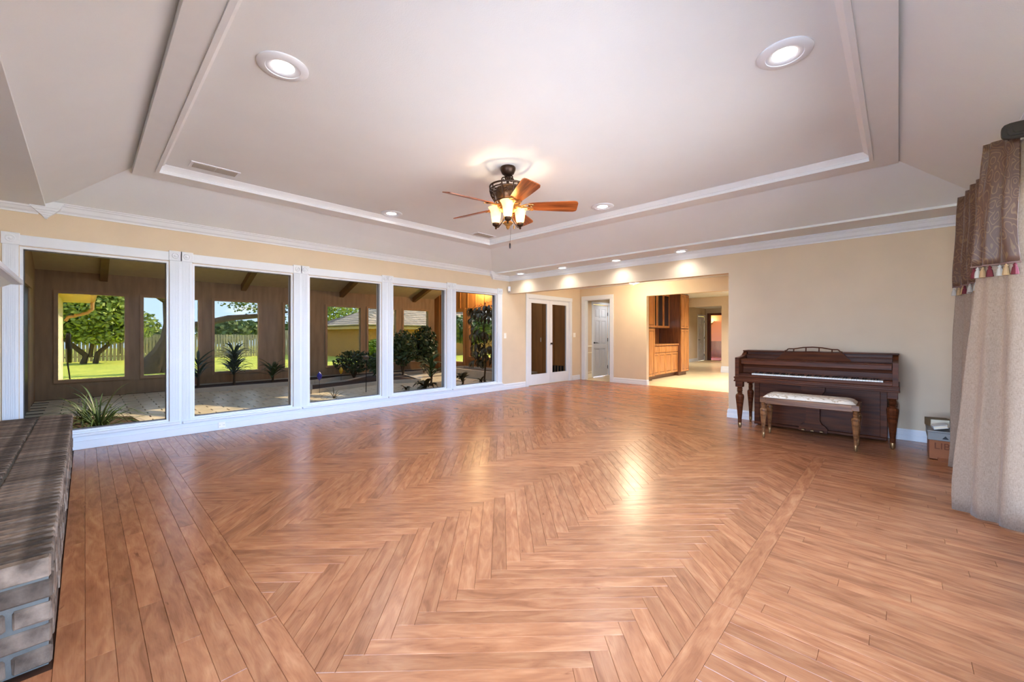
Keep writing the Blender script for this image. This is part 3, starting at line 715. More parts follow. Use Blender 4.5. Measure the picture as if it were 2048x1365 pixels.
# ------------------------------------------------------------------ boxes and books by the curtain
CARD = mat('cardboard_brown', srgb(150, 92, 58), .85, var=.12, vscale=6)
bx = thing('cardboard_box', 'low brown cardboard box with faded lettering under the grey carton beside the curtain', 'box', (.40, 5.84, 0))
q = MB(); x0, x1, y0, y1 = .215, .57, 5.63, 6.03
q.box(x0, x1, y0, y0+.006, 0, .185); q.box(x0, x1, y1-.006, y1, 0, .185); q.box(x0, x0+.006, y0+.006, y1-.006, 0, .185); q.box(x1-.006, x1, y0+.006, y1-.006, 0, .185); q.box(x0, x1, y0, y1, 0, .006)
q.build('carton_body', CARD, bx)
fl_ = MB().box(-.09, .09, -.085, 0, -.003, .003); fl_.rot(Matrix.Translation((.36, 5.625, .02)) @ Matrix.Rotation(math.radians(14), 4, 'X')); fl_.build('loose_flap', CARD, bx)
MB().box(.348, .395, 5.623, 5.629, .065, .10).build('shipping_label', mat('paper_white', srgb(232, 226, 216), .8), bx)
def text(parent, body, size, loc, rot, m, name='lettering'):
    cu = bpy.data.curves.new(name, 'FONT'); cu.body = body; cu.size = size; cu.extrude = .0006; o = bpy.data.objects.new(name, cu); COL.objects.link(o)
    cu.materials.append(m); bpy.context.view_layer.update()
    me = bpy.data.meshes.new_from_object(o.evaluated_get(bpy.context.evaluated_depsgraph_get())); bpy.data.objects.remove(o)
    o = bpy.data.objects.new(name, me); COL.objects.link(o); o.parent = parent; o.location = WORLD[parent.name_full].inverted() @ Vector(loc); o.rotation_euler = rot; return o
text(bx, 'LIBR', .085, (.245, 5.6285, .105), (PI/2, 0, 0), mat('faded_marker', srgb(112, 62, 40), .9))
gb = thing('grey_carton', 'flat grey carton with black triangle mark stacked on the cardboard box', 'box', (.40, 5.84, .185))
GREY = mat('grey_card', srgb(136, 138, 136), .7, var=.1)
MB().box(.205, .575, 5.62, 6.04, .187, .262, .004).build('carton_body', GREY, gb); MB().box(.20, .58, 5.615, 6.045, .262, .278, .004).build('carton_lid', GREY, gb)
MB().prism([(.30, .205), (.345, .205), (.3225, .235)], 5.6165, 5.6195, 'y').build('triangle_mark', IRON, gb)
def book(name, label, loc, size, rz, tilt, cover, page=srgb(226, 216, 192)):
    t = thing(name, label, 'book', loc, rz, 'books on the grey carton')
    lx, ly, lz = size; q = MB(); R_ = Matrix.Rotation(tilt, 4, 'Y')
    q.box(-lx/2, lx/2, -ly/2, ly/2, 0, .003); q.box(-lx/2, lx/2, -ly/2, ly/2, lz-.003, lz); q.box(-lx/2, -lx/2+.003, -ly/2, ly/2, .003, lz-.003)
    q.rot(R_); q.build('cover', cover, t, local=True)
    q = MB().box(-lx/2+.003, lx/2-.004, -ly/2+.004, ly/2-.004, .003, lz-.003); q.rot(R_); q.build('pages', mat('page_cream', page, .9), t, local=True)
    return t
book('hardback_book', 'tan worn hardback lying at the back edge of the grey carton', (.29, 5.93, .279), (.16, .15, .075), .25, 0, mat('cover_tan', srgb(128, 110, 80), .7))
bk_ = book('hardback_book', 'thick black hardback with yellow lettering lying on the grey carton', (.45, 5.72, .279), (.19, .13, .085), -.06, 0, mat('cover_black', srgb(30, 28, 28), .5))
for r, z in ((0, .334), (1, .308)):
    for k in range(6): MB().box(.42+k*.022, .434+k*.022, 5.6525-k*.0011, 5.656-k*.0011, z-.009, z+.011-.006*(k % 2)).build('title_letter', mat('gilt_print', srgb(206, 180, 96), .5), bk_)
book('hardback_book', 'white and blue hardback leaning against the black book', (.29, 5.69, .300), (.10, .13, .03), .1, -.25, mat('cover_pale', srgb(206, 212, 214), .5))
book('hardback_book', 'olive hardback topmost on the black book', (.46, 5.75, .365), (.2, .15, .04), -.05, 0, mat('cover_olive', srgb(150, 136, 84), .6))

# ------------------------------------------------------------------ curtains, valances, rod
def linen():
    m = bpy.data.materials.new('linen_curtain'); m.use_nodes = True; nt = m.node_tree; L = nt.links.new; p = nt.nodes['Principled BSDF']
    tc = nt.nodes.new('ShaderNodeTexCoord'); out = None
    def nz(sc, st_):
        mp = nt.nodes.new('ShaderNodeMapping'); mp.inputs['Scale'].default_value = st_; L(tc.outputs['Object'], mp.inputs[0])
        n = nt.nodes.new('ShaderNodeTexNoise'); n.inputs['Scale'].default_value = sc; n.inputs['Detail'].default_value = 4; L(mp.outputs[0], n.inputs['Vector']); return n
    a = nz(110, (1, 1, 6)); b = nz(110, (5, 5, .5)); mx = nt.nodes.new('ShaderNodeMixRGB'); mx.inputs[0].default_value = .5
    L(a.outputs['Fac'], mx.inputs[1]); L(b.outputs['Fac'], mx.inputs[2])
    rp = nt.nodes.new('ShaderNodeValToRGB'); e = rp.color_ramp.elements; e[0].position = .34; e[0].color = srgb(134, 112, 94); e[1].position = .56; e[1].color = srgb(174, 152, 132)
    L(mx.outputs[0], rp.inputs[0]); L(rp.outputs[0], p.inputs['Base Color']); p.inputs['Roughness'].default_value = .9; p.inputs['Sheen Weight'].default_value = .2
    tr = nt.nodes.new('ShaderNodeBsdfTranslucent'); L(rp.outputs[0], tr.inputs[0]); ms = nt.nodes.new('ShaderNodeMixShader'); ms.inputs[0].default_value = .25
    o = nt.nodes['Material Output']; L(p.outputs[0], ms.inputs[1]); L(tr.outputs[0], ms.inputs[2]); L(ms.outputs[0], o.inputs[0]); return m
def paisley():
    m = bpy.data.materials.new('paisley_brown'); m.use_nodes = True; nt = m.node_tree; L = nt.links.new; p = nt.nodes['Principled BSDF']
    tc = nt.nodes.new('ShaderNodeTexCoord'); mp = nt.nodes.new('ShaderNodeMapping'); mp.inputs['Scale'].default_value = (1, 1, .55); L(tc.outputs['Object'], mp.inputs[0])
    nd = nt.nodes.new('ShaderNodeTexNoise'); nd.inputs['Scale'].default_value = 7; L(mp.outputs[0], nd.inputs['Vector'])
    ad = nt.nodes.new('ShaderNodeMixRGB'); ad.blend_type = 'ADD'; ad.inputs[0].default_value = .22; L(mp.outputs[0], ad.inputs[1]); L(nd.outputs['Color'], ad.inputs[2])
    vo = nt.nodes.new('ShaderNodeTexVoronoi'); vo.inputs['Scale'].default_value = 17; L(ad.outputs[0], vo.inputs['Vector'])
    ml = nt.nodes.new('ShaderNodeMath'); ml.operation = 'MULTIPLY'; ml.inputs[1].default_value = 26; L(vo.outputs['Distance'], ml.inputs[0])
    sn = nt.nodes.new('ShaderNodeMath'); sn.operation = 'SINE'; L(ml.outputs[0], sn.inputs[0])
    rp = nt.nodes.new('ShaderNodeValToRGB'); e = rp.color_ramp.elements; e[0].position = .35; e[0].color = srgb(84, 54, 38); e[1].position = .9; e[1].color = srgb(112, 84, 54); k = e.new(.6); k.color = srgb(92, 60, 43)
    L(sn.outputs[0], rp.inputs[0]); L(rp.outputs[0], p.inputs['Base Color']); p.inputs['Roughness'].default_value = .5; p.inputs['Sheen Weight'].default_value = .3; return m
LIN, PAIS = linen(), paisley()
XROD, ZROD = .50, 2.40
def spline(P, n):
    out = []; m = len(P)-1
    for k in range(n+1):
        t = k/n*m; i = min(int(t), m-1); f = t-i; p0, p1, p2, p3 = P[max(i-1, 0)], P[i], P[i+1], P[min(i+2, m)]
        out.append(tuple(.5*((2*p1[d])+(-p0[d]+p2[d])*f+(2*p0[d]-5*p1[d]+4*p2[d]-p3[d])*f*f+(-p0[d]+3*p1[d]-3*p2[d]+p3[d])*f**3) for d in (0, 1)))
    return out
def drape(topP, botP, z0, z1, n, off=0, wob=.006):
    T, B_ = spline(topP, n), spline(botP, n); nv = 24
    def fn(i, j):
        k = round(i*n); t = j; e = t**1.35
        x = B_[k][0]*(1-e)+T[k][0]*e; y = B_[k][1]*(1-e)+T[k][1]*e
        w = wob*(1-t)*math.sin(9*t+k*.35)+.004*math.sin(23*t+k*.9)*(1-t)
        return (x+w-off, y, z0+(z1-z0)*t)
    return MB().grid(fn, n, nv), (T, B_)
def solid(o, th=.003):
    md = o.modifiers.new('thickness', 'SOLIDIFY'); md.thickness = th; md.offset = 0; return o
TASSC = [mat('tassel_maroon', srgb(98, 24, 34), .8), mat('tassel_tan', srgb(168, 136, 96), .8), mat('tassel_grey', srgb(176, 170, 160), .8)]
def curtain(label, vlabel, topP, botP, z0, vz):
    ct = thing('linen_curtain', label, 'curtain', (topP[0][0], topP[0][1], 0), group='linen curtains on the rod')
    mb, _ = drape(topP, botP, z0, ZROD-.03, 90); solid(mb.build('linen_panel', LIN, ct, smooth=True))
    # valance follows the upper part of the same folds
    T, B_ = spline(topP, 90), spline(botP, 90); H_ = ZROD-.03
    def fn(i, j):
        k = round(i*90); z = vz+(ZROD+.005-vz)*j; t = (z-z0)/(H_-z0); e = max(0, min(1, t))**1.35
        x = B_[k][0]*(1-e)+T[k][0]*e; y = B_[k][1]*(1-e)+T[k][1]*e
        return (x-.018-.02*math.sin(PI*min(1, j*1.0))*.6-.006*math.sin(k*.5+7*j), y-.012, z)
    va = MB().grid(fn, 90, 14); vo = va.build('valance', PAIS, ct, smooth=True, label=vlabel); solid(vo)
    edge = [fn(k/90, 0) for k in range(91)]
    MB().tube(edge, .006, 5).build('braid_trim', mat('braid_mauve', srgb(120, 92, 84), .8), vo)
    L_ = 0; nxt = .02; cnt = 0
    for k in range(1, 91):
        a, b = Vector(edge[k-1]), Vector(edge[k]); L_ += (b-a).length
        if L_ >= nxt:
            nxt += .042; m = TASSC[cnt % 3]; cnt += 1
            MB().lathe([(.002, 0), (.004, -.008), (.010, -.016), (.007, -.024), (.012, -.032), (.017, -.07), (.016, -.074)], tuple(b), 8).build('tassel', m, vo, smooth=True)
    # rings
    for k in range(6):
        p = T[min(90, 4+k*16)]; 
        MB().tube([(XROD+.019*math.cos(2*PI*q/14), p[1], ZROD-.004+.021*math.sin(2*PI*q/14)) for q in range(14)], .0018, 5, closed=True).build('ring', IRON, ct)
    return ct
near_top = [(.55, 3.87), (.505, 3.885), (.50, 3.905), (.45, 3.925), (.44, 3.945), (.42, 3.96), (.55, 4.00), (.44, 4.06), (.55, 4.12), (.45, 4.18), (.55, 4.24), (.46, 4.30)]
near_bot = [(.555, 3.90), (.475, 3.915), (.455, 3.985), (.375, 3.995), (.345, 4.075), (.265, 4.10), (.40, 4.22), (.36, 4.30), (.50, 4.36), (.42, 4.44), (.54, 4.50)]
far_top = [(.54, 4.74), (.46, 4.79), (.55, 4.85), (.44, 4.92), (.55, 5.0), (.43, 5.1), (.55, 5.18), (.40, 5.30)]
far_bot = [(.55, 4.86), (.46, 4.93), (.55, 5.0), (.42, 5.1), (.52, 5.18), (.38, 5.26), (.48, 5.32), (.325, 5.37)]
curtain('full-length oatmeal linen curtain at the frame edge with its hem near the camera', 'brown paisley valance with tassel fringe', near_top, near_bot, .006, 1.64)
curtain('narrower linen curtain bunched behind the nearer one beside the stacked boxes', 'brown paisley valance with tassel fringe', far_top, far_bot, .012, 1.62)
rd = thing('curtain_rod', 'dark metal curtain rod with a square finial above the linen curtains', 'curtain rod', (XROD, 3.75, ZROD))
MB().tube([(XROD, 3.74, ZROD), (XROD, 5.62, ZROD)], .014, 14).build('pole', mat('rod_gunmetal', srgb(82, 84, 86), .35, metal=.8), rd, smooth=True)
fi = MB()
def plate(w, h, y0, y1, bow=.0):
    P = []
    for k in range(24):
        a = 2*PI*k/24; c_, s_ = math.cos(a), math.sin(a); r = 1/(abs(c_)**4+abs(s_)**4)**.25; P.append((XROD+.01+w*c_*r, ZROD-.012+h*s_*r))
    fi.prism(P, y0, y1, 'y')
plate(.072, .046, 3.715, 3.74); plate(.05, .032, 3.708, 3.715); plate(.028, .018, 3.702, 3.708)
fi.build('finial', mat('finial_bronze', srgb(52, 46, 40), .45, metal=.4), rd)
for y in (3.83, 5.5):
    b = MB().tube([(XR, y, ZROD+.03), (XR-.04, y, ZROD+.02), (XROD+.03, y, ZROD-.012), (XROD, y, ZROD-.02), (XROD-.017, y, ZROD-.005), (XROD-.012, y, ZROD+.015)], .005, 8).build('bracket', IRON, rd, smooth=True)
    MB().box(XR-.004, XR, y-.015, y+.015, ZROD-.01, ZROD+.06).build('bracket_plate', IRON, b)

# ------------------------------------------------------------------ patio window behind the curtains
w6 = sroot('window_6', (XR, 2.6, .1), 'wide patio window behind the linen curtains')
ya, yb_, za, zb_ = RW; CREAM = mat('window_cream', srgb(226, 214, 186), .5)
q = MB(); f = .05
q.box(XR-.0, XR+.14, ya, yb_, za, za+f); q.box(XR, XR+.14, ya, yb_, zb_-f, zb_)
for y in (ya, ya+(yb_-ya)/3-.03, ya+(yb_-ya)*2/3-.03, yb_-f): q.box(XR+.0, XR+.14, y, y+(f if y in (ya, yb_-f) else .06), za+f, zb_-f)
q.build('frame', CREAM, w6)
for k in range(3):
    a = ya+(yb_-ya)*k/3+.04; b = ya+(yb_-ya)*(k+1)/3-.04
    MB().add([(XR+.07, a, za+f), (XR+.07, b, za+f), (XR+.07, b, zb_-f), (XR+.07, a, zb_-f)], [(0, 1, 2, 3)]).build('pane', CLEAR, w6)
q = MB(); q.box(XR-.016, XR, ya-.09, ya, 0, zb_+.09); q.box(XR-.016, XR, yb_, yb_+.09, 0, zb_+.09); q.box(XR-.016, XR, ya, yb_, zb_, zb_+.09); q.build('casing', TRIM, w6)
pt = bpy.data.lights.new('window_portal', 'AREA'); po = bpy.data.objects.new('window_portal', pt); COL.objects.link(po)
pt.shape = 'RECTANGLE'; pt.size = zb_-za; pt.size_y = yb_-ya; pt.cycles.is_portal = True
po.location = (XR+.16, (ya+yb_)/2, (za+zb_)/2); po.rotation_euler = (0, PI/2, 0)

w16 = sroot('window_16', (-.8, YN, .1), 'unseen window added behind the camera to fill the room with daylight'); q = MB(); a, b, za2, zb3 = NW  # unseen window added to throw neutral daylight from behind the camera
for xa, xb, z0, z1 in ((a, a+.05, za2, zb3), (b-.05, b, za2, zb3), (a, b, za2, za2+.05), (a, b, zb3-.05, zb3), ((a+b)/2-.03, (a+b)/2+.03, za2, zb3)): q.box(xa, xb, YN-.12, YN, z0, z1)
q.build('frame', CREAM, w16)
for xa, xb in ((a+.05, (a+b)/2-.03), ((a+b)/2+.03, b-.05)): MB().add([(xa, YN-.06, za2+.05), (xb, YN-.06, za2+.05), (xb, YN-.06, zb3-.05), (xa, YN-.06, zb3-.05)], [(0, 1, 2, 3)]).build('pane', CLEAR, w16)
pt = bpy.data.lights.new('added_window_portal', 'AREA'); po = bpy.data.objects.new('added_window_portal', pt); COL.objects.link(po)
pt.shape = 'RECTANGLE'; pt.size = b-a; pt.size_y = zb3-za2; pt.cycles.is_portal = True
po.location = ((a+b)/2, YN-.14, (za2+zb3)/2); po.rotation_euler = (PI/2, 0, 0)

# ------------------------------------------------------------------ switches, outlet, sensor
PLATE = mat('switch_plate_white', srgb(240, 236, 226), .4)
def wall_plate(name, label, cat, p, gangs=1, kind='rocker'):
    t = thing(name, label, cat, p)
    w = .036*gangs+.036; MB().box(0, .006, -w/2, w/2, -.058, .058, .002).build('plate', PLATE, t, local=True)
    for g in range(gangs):
        y = (g-(gangs-1)/2)*.046
        if kind == 'rocker': MB().box(.006, .012, y-.006, y+.006, -.013, .013, .002).build('toggle', PLATE, t, local=True)
        else:
            for yy in (-.022, .022):
                MB().box(.006, .0075, yy-.015, yy+.015, -.016, .016, .001).build('socket', PLATE, t, local=True)
                MB().box(.0075, .0082, yy-.006, yy-.003, -.006, .006).build('slot', DARK, t, local=True); MB().box(.0075, .0082, yy+.003, yy+.006, -.006, .006).build('slot', DARK, t, local=True)
    return t
wall_plate('light_switch', 'small white light switch between the last picture window and french doors', 'light switch', (XL, at_x(1010, 672, XL).y, at_x(1010, 672, XL).z))
wall_plate('light_switch', 'double light switch in the corner beyond the french doors', 'light switch', (XL, 8.93, 1.19), 2)
o = wall_plate('wall_outlet', 'white power outlet in the base panel under the second picture window', 'outlet', (XL+.035, 1.19, .062), 1, 'outlet'); o.scale = (1, 1, .62)
t = thing('motion_sensor', 'small white motion sensor in the corner under the header', 'sensor', (XL+.05, YP-.05, 2.20))
q = MB().box(-.03, .03, -.022, .022, -.055, .055, .008); q.rot(Matrix.Rotation(math.radians(40), 4, 'Z')); q.build('housing', TRIM, t, local=True)
q = MB().box(-.022, .022, -.028, -.022, -.045, 0, .002); q.rot(Matrix.Rotation(math.radians(40), 4, 'Z')); q.build('lens', PLATE, t, local=True)
q = MB().box(-.02, .02, -.02, .02, -.075, -.055, .004); q.rot(Matrix.Rotation(math.radians(40), 4, 'Z')); q.build('mount', mat('grey_plastic', srgb(150, 148, 144), .5), t, local=True)

# ------------------------------------------------------------------ french doors, hall door
KNOB = mat('bronze_knob', srgb(70, 52, 38), .35, metal=.7)
def casing_x(x, y0, y1, z1, parent, w=.09, sgn=1):
    q = MB(); a, b = (x, x+.018*sgn)
    q.box(a, b, y0-w, y0, 0, z1, .002); q.box(a, b, y1, y1+w, 0, z1, .002); q.box(a, x+.024*sgn, y0-w-.006, y1+w+.006, z1, z1+w, .003)
    q.build('casing', TRIM, parent)
d1 = sroot('door_1', (XL, 7.9, 0), 'white double french doors with tall glass panes'); casing_x(XL, FD[0], FD[1], FD[3], d1)
q = MB(); q.box(XL-.14, XL, FD[0], FD[0]+.015, 0, FD[3]); q.box(XL-.14, XL, FD[1]-.015, FD[1], 0, FD[3]); q.box(XL-.14, XL, FD[0], FD[1], FD[3]-.015, FD[3]); q.build('jamb', TRIM, d1)
for k, (a, b) in enumerate(((FD[0]+.018, 7.903), (7.907, FD[1]-.018))):
    q = MB(); xa, xb = XL-.055, XL-.015; s = .105
    q.box(xa, xb, a, a+s, .012, 2.04); q.box(xa, xb, b-s, b, .012, 2.04); q.box(xa, xb, a+s, b-s, .012, .26); q.box(xa, xb, a+s, b-s, 1.95, 2.04)
    lf = q.build('leaf', TRIM, d1)
    MB().add([(XL-.035, a+s, .26), (XL-.035, b-s, .26), (XL-.035, b-s, 1.95), (XL-.035, a+s, 1.95)], [(0, 1, 2, 3)]).build('pane', GLASS, lf)
    if k: 
        q = MB().lathe([(.024, 0), (.024, .005), (.009, .008), (.009, .03), (.026, .04), (.03, .052), (.022, .062), (.001, .064)], n=18); q.rot(Matrix.Translation((XL-.015, a+.05, .98)) @ Matrix.Rotation(PI/2, 4, 'Y')); q.build('knob', KNOB, lf, smooth=True)
d2 = sroot('door_2', (-5.68, YH, 0), 'white cased doorway in the hall wall')
q = MB(); q.box(HD[0]-.1, HD[0], YH-.02, YH, 0, HD[3]); q.box(HD[1], HD[1]+.1, YH-.02, YH, 0, HD[3]); q.box(HD[0]-.1, HD[1]+.1, YH-.026, YH, HD[3], HD[3]+.1, .003); q.build('casing', TRIM, d2)
q = MB(); q.box(HD[0], HD[0]+.012, YH, YH+.12, 0, HD[3]); q.box(HD[1]-.012, HD[1], YH, YH+.12, 0, HD[3]); q.box(HD[0], HD[1], YH, YH+.12, HD[3]-.012, HD[3]); q.build('jamb', TRIM, d2)
def six_panel(parent, x, y0, y1, z1, hinge_y, lever_y, M=None):
    DW = mat('door_white', srgb(214, 216, 220), .45); w = y1-y0; q = MB(); xa, xb = x-.035, x; s = w*.155; mid = (y0+y1)/2; m = w*.07
    zs = [(.0, .22), (.80, .93), (1.60, 1.68), (z1-.11, z1)]
    for a, b in zs: q.box(xa, xb, y0, y1, .008+a if a == 0 else a, b)
    for a, b in ((y0, y0+s), (mid-m, mid+m), (y1-s, y1)): q.box(xa, xb-.0005, a, b, .01, z1)
    lf = q.build('leaf', DW, parent)
    for (za, zb2) in ((.22, .80), (.93, 1.60), (1.68, z1-.11)):
        for a, b in ((y0+s, mid-m), (mid+m, y1-s)):
            p = MB().box(xa+.008, xb-.012, a, b, za, zb2); p.box(xb-.012, xb-.003, a+.03, b-.03, za+.03, zb2-.03, .006); p.build('panel', DW, lf)
    lv = MB().lathe([(.026, 0), (.026, .008), (.01, .01), (.01, .045)], n=16); lv.rot(Matrix.Translation((xb, lever_y, .97)) @ Matrix.Rotation(PI/2, 4, 'Y'))
    sg = 1 if hinge_y > lever_y else -1; lv.tube([(xb+.045, lever_y, .97), (xb+.05, lever_y+sg*.05, .972), (xb+.048, lever_y+sg*.11, .966)], .008, 8); lv.build('lever_handle', IRON, lf, smooth=True)
    for z in (.25, 1.05, 1.80): MB().box(xb-.004, xb+.012, hinge_y-.012, hinge_y+.012, z-.05, z+.05).build('hinge', IRON, lf)
d3 = sroot('door_3', (XL, 10.25, 0), 'white six-panel door with black lever beyond the hall doorway')
casing_x(XL, 9.84, 10.66, 2.06, d3, .07); six_panel(d3, XL-.012, 9.85, 10.65, 2.05, 10.655, 9.92)
# chair rails in the small lobby
for (a, b) in ((9.32, 9.765), (10.735, 11.6)):
    q = MB(); q.box(XL, XL+.02, a, b, .855, .90, .004); q.box(XL, XL+.014, a, b, .69, .715); q.box(XL, XL+.014, a, b, .15, .17); q.box(XL, XL+.016, a, b, 0, .12)
    struct('trim_12' if a < 9.5 else 'trim_13', q, mat('rail_cream', srgb(240, 232, 208), .4))

# ------------------------------------------------------------------ lobby, kitchen, far rooms
struct('floor_kitchen', MB().box(-6.7, .8, YH+.02, 20.25, -.1, -.002), TILE, 'pale yellow tile floor of the kitchen')
struct('ceiling_kitchen', MB().box(-6.7, .8, YH+.12, 20.3, ZH, ZH+.1), CEILM)
struct('wall_lobby', MB().box(-5.36, -5.28, YH+.12, 13.95, 0, ZH).box(XL, -5.36, 11.6, 11.7, 0, ZH), PAINT)
KX = (-5.6, -4.08, 0, 2.12)
struct('wall_kitchen', wall_y(13.95, 14.07, -5.36, .8, 0, ZH, [KX]), PAINT, 'beige kitchen wall with an opening to the back hall')
struct('wall_kitchen_right', MB().box(.7, .8, YH+.12, 13.95, 0, ZH), PAINT)
struct('wall_back_hall', wall_x(-6.72, -6.6, 14.07, 20.2, 0, ZH, [(19.2, 20.0, 0, 2.04)]).box(-3.4, -3.3, 14.07, 20.2, 0, ZH).box(-6.6, -5.36, 13.95, 14.07, 0, ZH), PAINT)
RX = (-6.42, -5.55, 0, 2.1)
struct('wall_back', wall_y(20.2, 20.32, -6.72, -3.3, 0, ZH, [RX]), PAINT)
base('baseboard_kitchen', [(-1.0, 13.95), (-4.08, 13.95), (-4.08, 14.07)], None, .2)
base('baseboard_back_hall', [(-6.6, 19.1), (-6.6, 14.2)], None, .14)
d4 = sroot('door_4', (-6.6, 19.6, 0), 'white six-panel door far down the back hall'); casing_x(-6.6, 19.2, 20.0, 2.04, d4, .08); six_panel(d4, -6.6, 19.21, 19.99, 2.03, 19.98, 19.28)
d5 = sroot('door_5', (-6, 20.2, 0), 'dark wood cased doorway into the red room')
MAH = wood('mahogany_casing', srgb(70, 30, 14), srgb(112, 56, 30), .35, 1, 'Z', rnd=.03)
q = MB(); q.box(RX[0]-.1, RX[0], 20.17, 20.2, 0, RX[3]); q.box(RX[1], RX[1]+.1, 20.17, 20.2, 0, RX[3]); q.box(RX[0]-.1, RX[1]+.1, 20.165, 20.2, RX[3], RX[3]+.1); q.box(RX[0], RX[0]+.03, 20.2, 20.32, 0, RX[3]); q.build('casing', MAH, d5)
struct('wall_red_room', MB().box(-8, -3.5, 23.4, 23.5, .85, 2.5).box(-8.1, -8, 20.32, 23.5, 0, 2.5).box(-3.5, -3.4, 20.32, 23.5, 0, 2.5), mat('red_room_paint', srgb(176, 112, 84), .7))
struct('wall_red_wainscot', MB().box(-8, -3.5, 23.36, 23.5, 0, .85), MAH); struct('floor_red_room', MB().box(-8, -3.5, 20.2, 23.5, -.1, 0), mat('red_carpet', srgb(160, 84, 64), .95))
struct('ceiling_red_room', MB().box(-8, -3.5, 20.3, 23.5, 2.5, 2.55), CEILM)
p = at_y(1423, 644, 23.36); scn = thing('wall_sconce', 'small uplight bowl sconce on the red room wall', 'sconce', (p.x, 23.36, p.z))
MB().lathe([(.02, -.1), (.06, -.07), (.14, -.01), (.17, .05), (.165, .05), (.13, 0), (.02, -.06)], (0, -.17, 0), 18, caps=False).build('bowl', mat('sconce_amber', srgb(200, 150, 90), .5, emit=(1, .6, .25, 1), es=1.2), scn, local=True, smooth=True)
MB().box(-.05, .05, -.06, 0, -.12, .02).build('back_plate', BRONZE, scn, local=True)
l = light('bulb', 'POINT', (0, -.17, .08), 14, (1, .7, .4), .04); l.parent = scn
# kitchen cabinets
def panel_door(parent, x, y0, y1, z0, z1, m=OAK, knob=None, glass=False, name='door'):
    q = MB(); s = .055; xa, xb = x, x+.02
    q.box(xa, xb, y0, y0+s, z0, z1, .002); q.box(xa, xb, y1-s, y1, z0, z1, .002); q.box(xa, xb, y0+s, y1-s, z0, z0+s, .002); q.box(xa, xb, y0+s, y1-s, z1-s, z1, .002)
    d = q.build(name, m, parent)
    if glass: MB().box(xa+.006, xa+.01, y0+s, y1-s, z0+s, z1-s).build('pane', mat('cabinet_glass', srgb(44, 34, 28), .08), d)
    else:
        MB().box(xa, xa+.01, y0+s, y1-s, z0+s, z1-s).build('groove', OAKD, d)
        MB().box(xa+.01, xb-.002, y0+s+.014, y1-s-.014, z0+s+.014, z1-s-.014, .006).build('raised_panel', m, d)
    return d
def tall(name, label, xf, y0, y1):
    t = thing(name, label, 'cabinet', (-5, (y0+y1)/2, 0), group='oak kitchen cabinets')
    MB().box(-5.27, xf, y0, y1, .1, 2.4).build('carcass', OAKD, t); MB().box(-5.27, xf-.06, y0+.02, y1-.02, 0, .1).build('toe_kick', OAKD, t)
    m = (y0+y1)/2
    for a, b in ((y0+.012, m-.004), (m+.004, y1-.012)): panel_door(t, xf, a, b, .12, 1.355); panel_door(t, xf, a, b, 1.385, 2.38)
    return t
tall('tall_cabinet', 'tall oak pantry cabinet nearest the kitchen opening', -4.62, 9.42, 10.25)
tall('tall_cabinet', 'tall oak pantry cabinet at the far end of the hutch', -4.62, 12.0, 12.62)
bc = thing('base_cabinet', 'oak base cabinet with four drawers between the tall cabinets', 'cabinet', (-5, 11.1, 0), group='oak kitchen cabinets')
MB().box(-5.27, -4.71, 10.255, 11.995, .1, .90).build('carcass', OAKD, bc); MB().box(-5.27, -4.78, 10.27, 11.98, 0, .1).build('toe_kick', OAKD, bc)
for k in range(4):
    a = 10.27+k*.43; panel_door(bc, -4.71, a, a+.42, .12, .70)
    dr = MB().box(-4.71, -4.69, a, a+.42, .715, .885, .003).build('drawer', OAK, bc); MB().box(-4.69, -4.684, a+.035, a+.385, .745, .855, .004).build('raised_panel', OAK, dr)
ctop = tag(MB().box(-5.27, -4.66, 10.255, 11.995, .90, .94, .005).build('countertop', OAK), 'oak countertop on the hutch base cabinet', 'countertop')
uc = thing('wall_cabinet', 'oak wall cabinet with dark glass doors above the hutch counter', 'cabinet', (-5.1, 11.1, 1.4), group='oak kitchen cabinets')
MB().box(-5.27, -4.95, 10.255, 11.995, 1.385, 2.4).build('carcass', OAKD, uc)
for k in range(4): panel_door(uc, -4.95, 10.27+k*.43, 10.69+k*.43, 1.40, 2.38, glass=True)
bp_ = tag(MB().box(-5.275, -5.262, 10.255, 11.995, .94, 1.385).build('hutch_backsplash', OAK), 'oak back panel behind the hutch counter', 'back panel')
# dome light in the hall, visible kitchen can, added fill cans
p = at_z(1267, 567, ZH-.09); dm = thing('dome_light', 'flush white glass dome light on the hall ceiling', 'ceiling light', (p.x, p.y, ZH))
MB().lathe([(.17, 0), (.175, -.02), (.16, -.025)], n=28).build('base_ring', BRONZE, dm, local=True, smooth=True)
MB().lathe([(.16, -.02), (.155, -.045), (.12, -.08), (.06, -.1), (.01, -.105), (.01, -.12), (.001, -.122)], n=28, caps=False).build('glass_dome', mat('dome_glass', (1, 1, 1, 1), .4, emit=(1, .93, .8, 1), es=3), dm, local=True, smooth=True)
l = light('lamp', 'POINT', (0, 0, -.2), 34, (1, .80, .54), .12); l.parent = dm
p = at_z(1452, 583, ZH); can(p.x, p.y, ZH, 'recessed kitchen light glimpsed through the opening', .09, 26, 'kitchen recessed lights')
can(-3.0, 10.6, ZH, 'unseen recessed light added to brighten the kitchen', .09, 70, 'kitchen recessed lights')  # extra can out of view, added to light the kitchen
can(-5.75, 10.4, ZH, 'unseen recessed light added to brighten the lobby', .09, 6, 'kitchen recessed lights')  # lobby shows no fixture; this can is added light
can(-5.2, 17.2, ZH, 'unseen recessed light added to brighten the back hall', .09, 26, 'kitchen recessed lights')  # added can, never in view, lights the back hall

